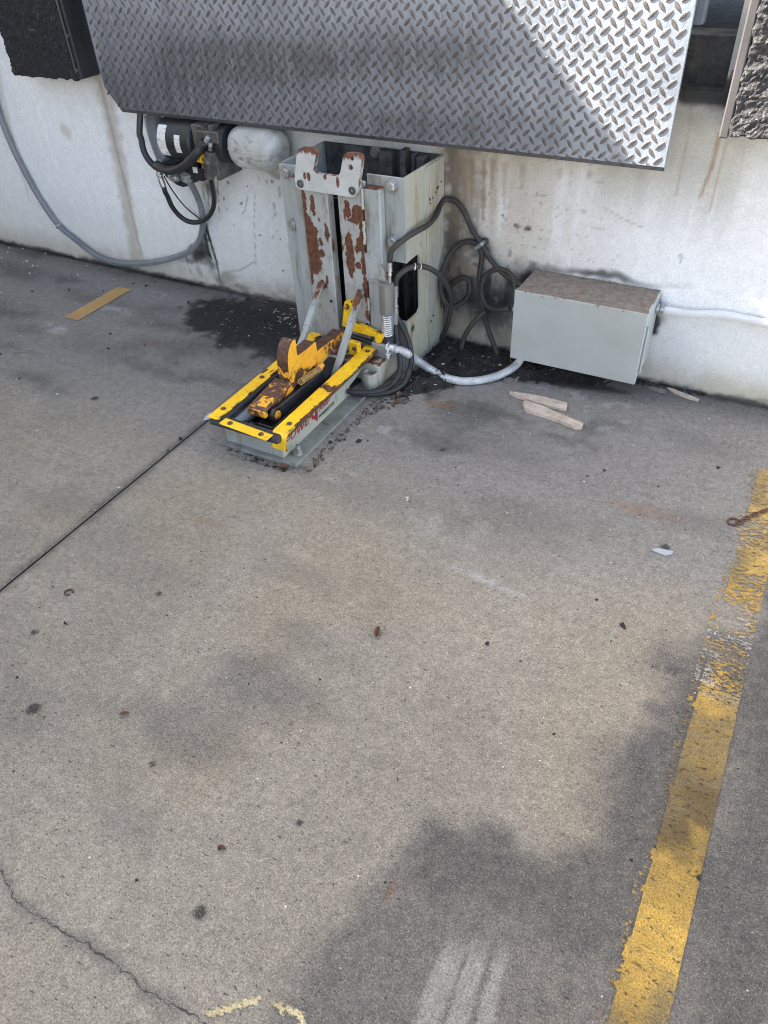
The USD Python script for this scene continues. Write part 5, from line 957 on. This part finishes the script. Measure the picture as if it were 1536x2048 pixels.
din = shapely.distance(shapely.points(P), cpoly.exterior) * np.where(shapely.contains(cpoly, shapely.points(P)), 1, -1)
Z = sst(-.005, .07, din) * .030 * (.5 + fbm(np.c_[P, 0 * X], 20, 4, 5)) + (fbm(np.c_[P, 0 * X], 110, 3, 6) - .5) * .008 * sst(0, .03, din) - .004
keep = (din[f] > -.012).any(1); heap_ = trimesh.Trimesh(np.c_[P, Z], f[keep], process=False); heap_.remove_unreferenced_vertices(); mu = thing('black_mulch', 'black rotted litter heaped in the corner between restraint and enclosure', 'litter', (-1.0, -.1, 0), kind='stuff')
mesh('heap', heap_, MULCHM, mu, smooth=True)
rg = np.random.default_rng(5)
def onheap(rg):
    i = rg.integers(len(P)); 
    return (P[i, 0], P[i, 1], max(Z[i], 0)) if din[i] > 0 else None
V, F = bits(1500, onheap, .006, .026, 3, .008); mesh('dark_fibre', (V, F), MULCHM, mu, smooth=False, kind='stuff')
V, F = bits(170, onheap, .003, .016, 4, .010); mesh('pale_fibre', (V, F), GREYWOOD, mu, smooth=False, kind='stuff')
V, F = bits(40, onheap, .002, .006, 41, .010, .9); mesh('pale_flake', (V, F), STONE, mu, smooth=False, kind='stuff')
ll = thing('leaf_litter', 'brown leaf fragments and grit along the right edge of the base plate', 'litter', (-1.22, -.6, 0), kind='stuff')
edge = inpoly([(602, 940), (640, 905), (700, 850), (745, 800), (800, 790), (830, 800), (770, 820), (720, 845), (660, 905), (625, 945)])
V, F = bits(130, edge, .002, .012, 7, .005, .5); mesh('leaf_fragment', (V, F), LITTER, ll, smooth=False, kind='stuff')
V, F = bits(90, edge, .0015, .008, 8, .004, .5); mesh('dark_fragment', (V, F), MULCHM, ll, smooth=False, kind='stuff')
fe = inpoly([(445, 892), (470, 900), (560, 930), (590, 945), (560, 945), (480, 920), (445, 900)])
V, F = bits(90, fe, .002, .009, 9, .003, .5); mesh('dark_fragment', (V, F), MULCHM, ll, smooth=False, kind='stuff')
pt = thing('oily_litter', 'dead grass flecks lying in the black oil patch left of the tower', 'litter', (-1.9, -.25, 0), kind='stuff')
oil = inpoly([(420, 600), (520, 590), (600, 640), (600, 680), (520, 680), (430, 660)])
V, F = bits(40, oil, .003, .016, 10, .003, .25); mesh('pale_fleck', (V, F), GREYWOOD, pt, smooth=False, kind='stuff')
V, F = bits(22, inpoly([(520, 590), (590, 620), (600, 660), (540, 640)]), .004, .018, 12, .004, .3); mesh('pale_fleck', (V, F), WOOD, pt, smooth=False, kind='stuff')
V, F = bits(200, oil, .002, .010, 11, .004, .6); mesh('dark_fleck', (V, F), MULCHM, pt, smooth=False, kind='stuff')
wl = thing('wall_foot_grit', 'dark grit and moss along the foot of the dock wall', 'grit', (-1.5, -.02, 0), kind='stuff')
def foot(rg):
    x = rg.uniform(-3.9, .3); return (x, -abs(rg.normal(0, .014)) - .002, 0) if fbm(np.array([[x * 3, 0, 0]]), 1, 3, 3)[0] > .42 else None
V, F = bits(2200, foot, .0015, .007, 13, .007, .8); mesh('grit', (V, F), MULCHM, wl, smooth=False, kind='stuff')
gr = thing('loose_grit', 'fine pale and dark grit sprinkled over the concrete apron', 'grit', (-1, -1.2, 0), kind='stuff')
def open_(rg): return (rg.uniform(-3.6, .3), -rg.random()**1.5 * 2.3 - .03, 0)
V, F = bits(420, open_, .0008, .0026, 14, .0015, 1.0); mesh('pale_grit', (V, F), STONE, gr, smooth=False, kind='stuff')
V, F = bits(520, open_, .0008, .0034, 15, .0015, .9); mesh('dark_grit', (V, F), CRUMB, gr, smooth=False, kind='stuff')
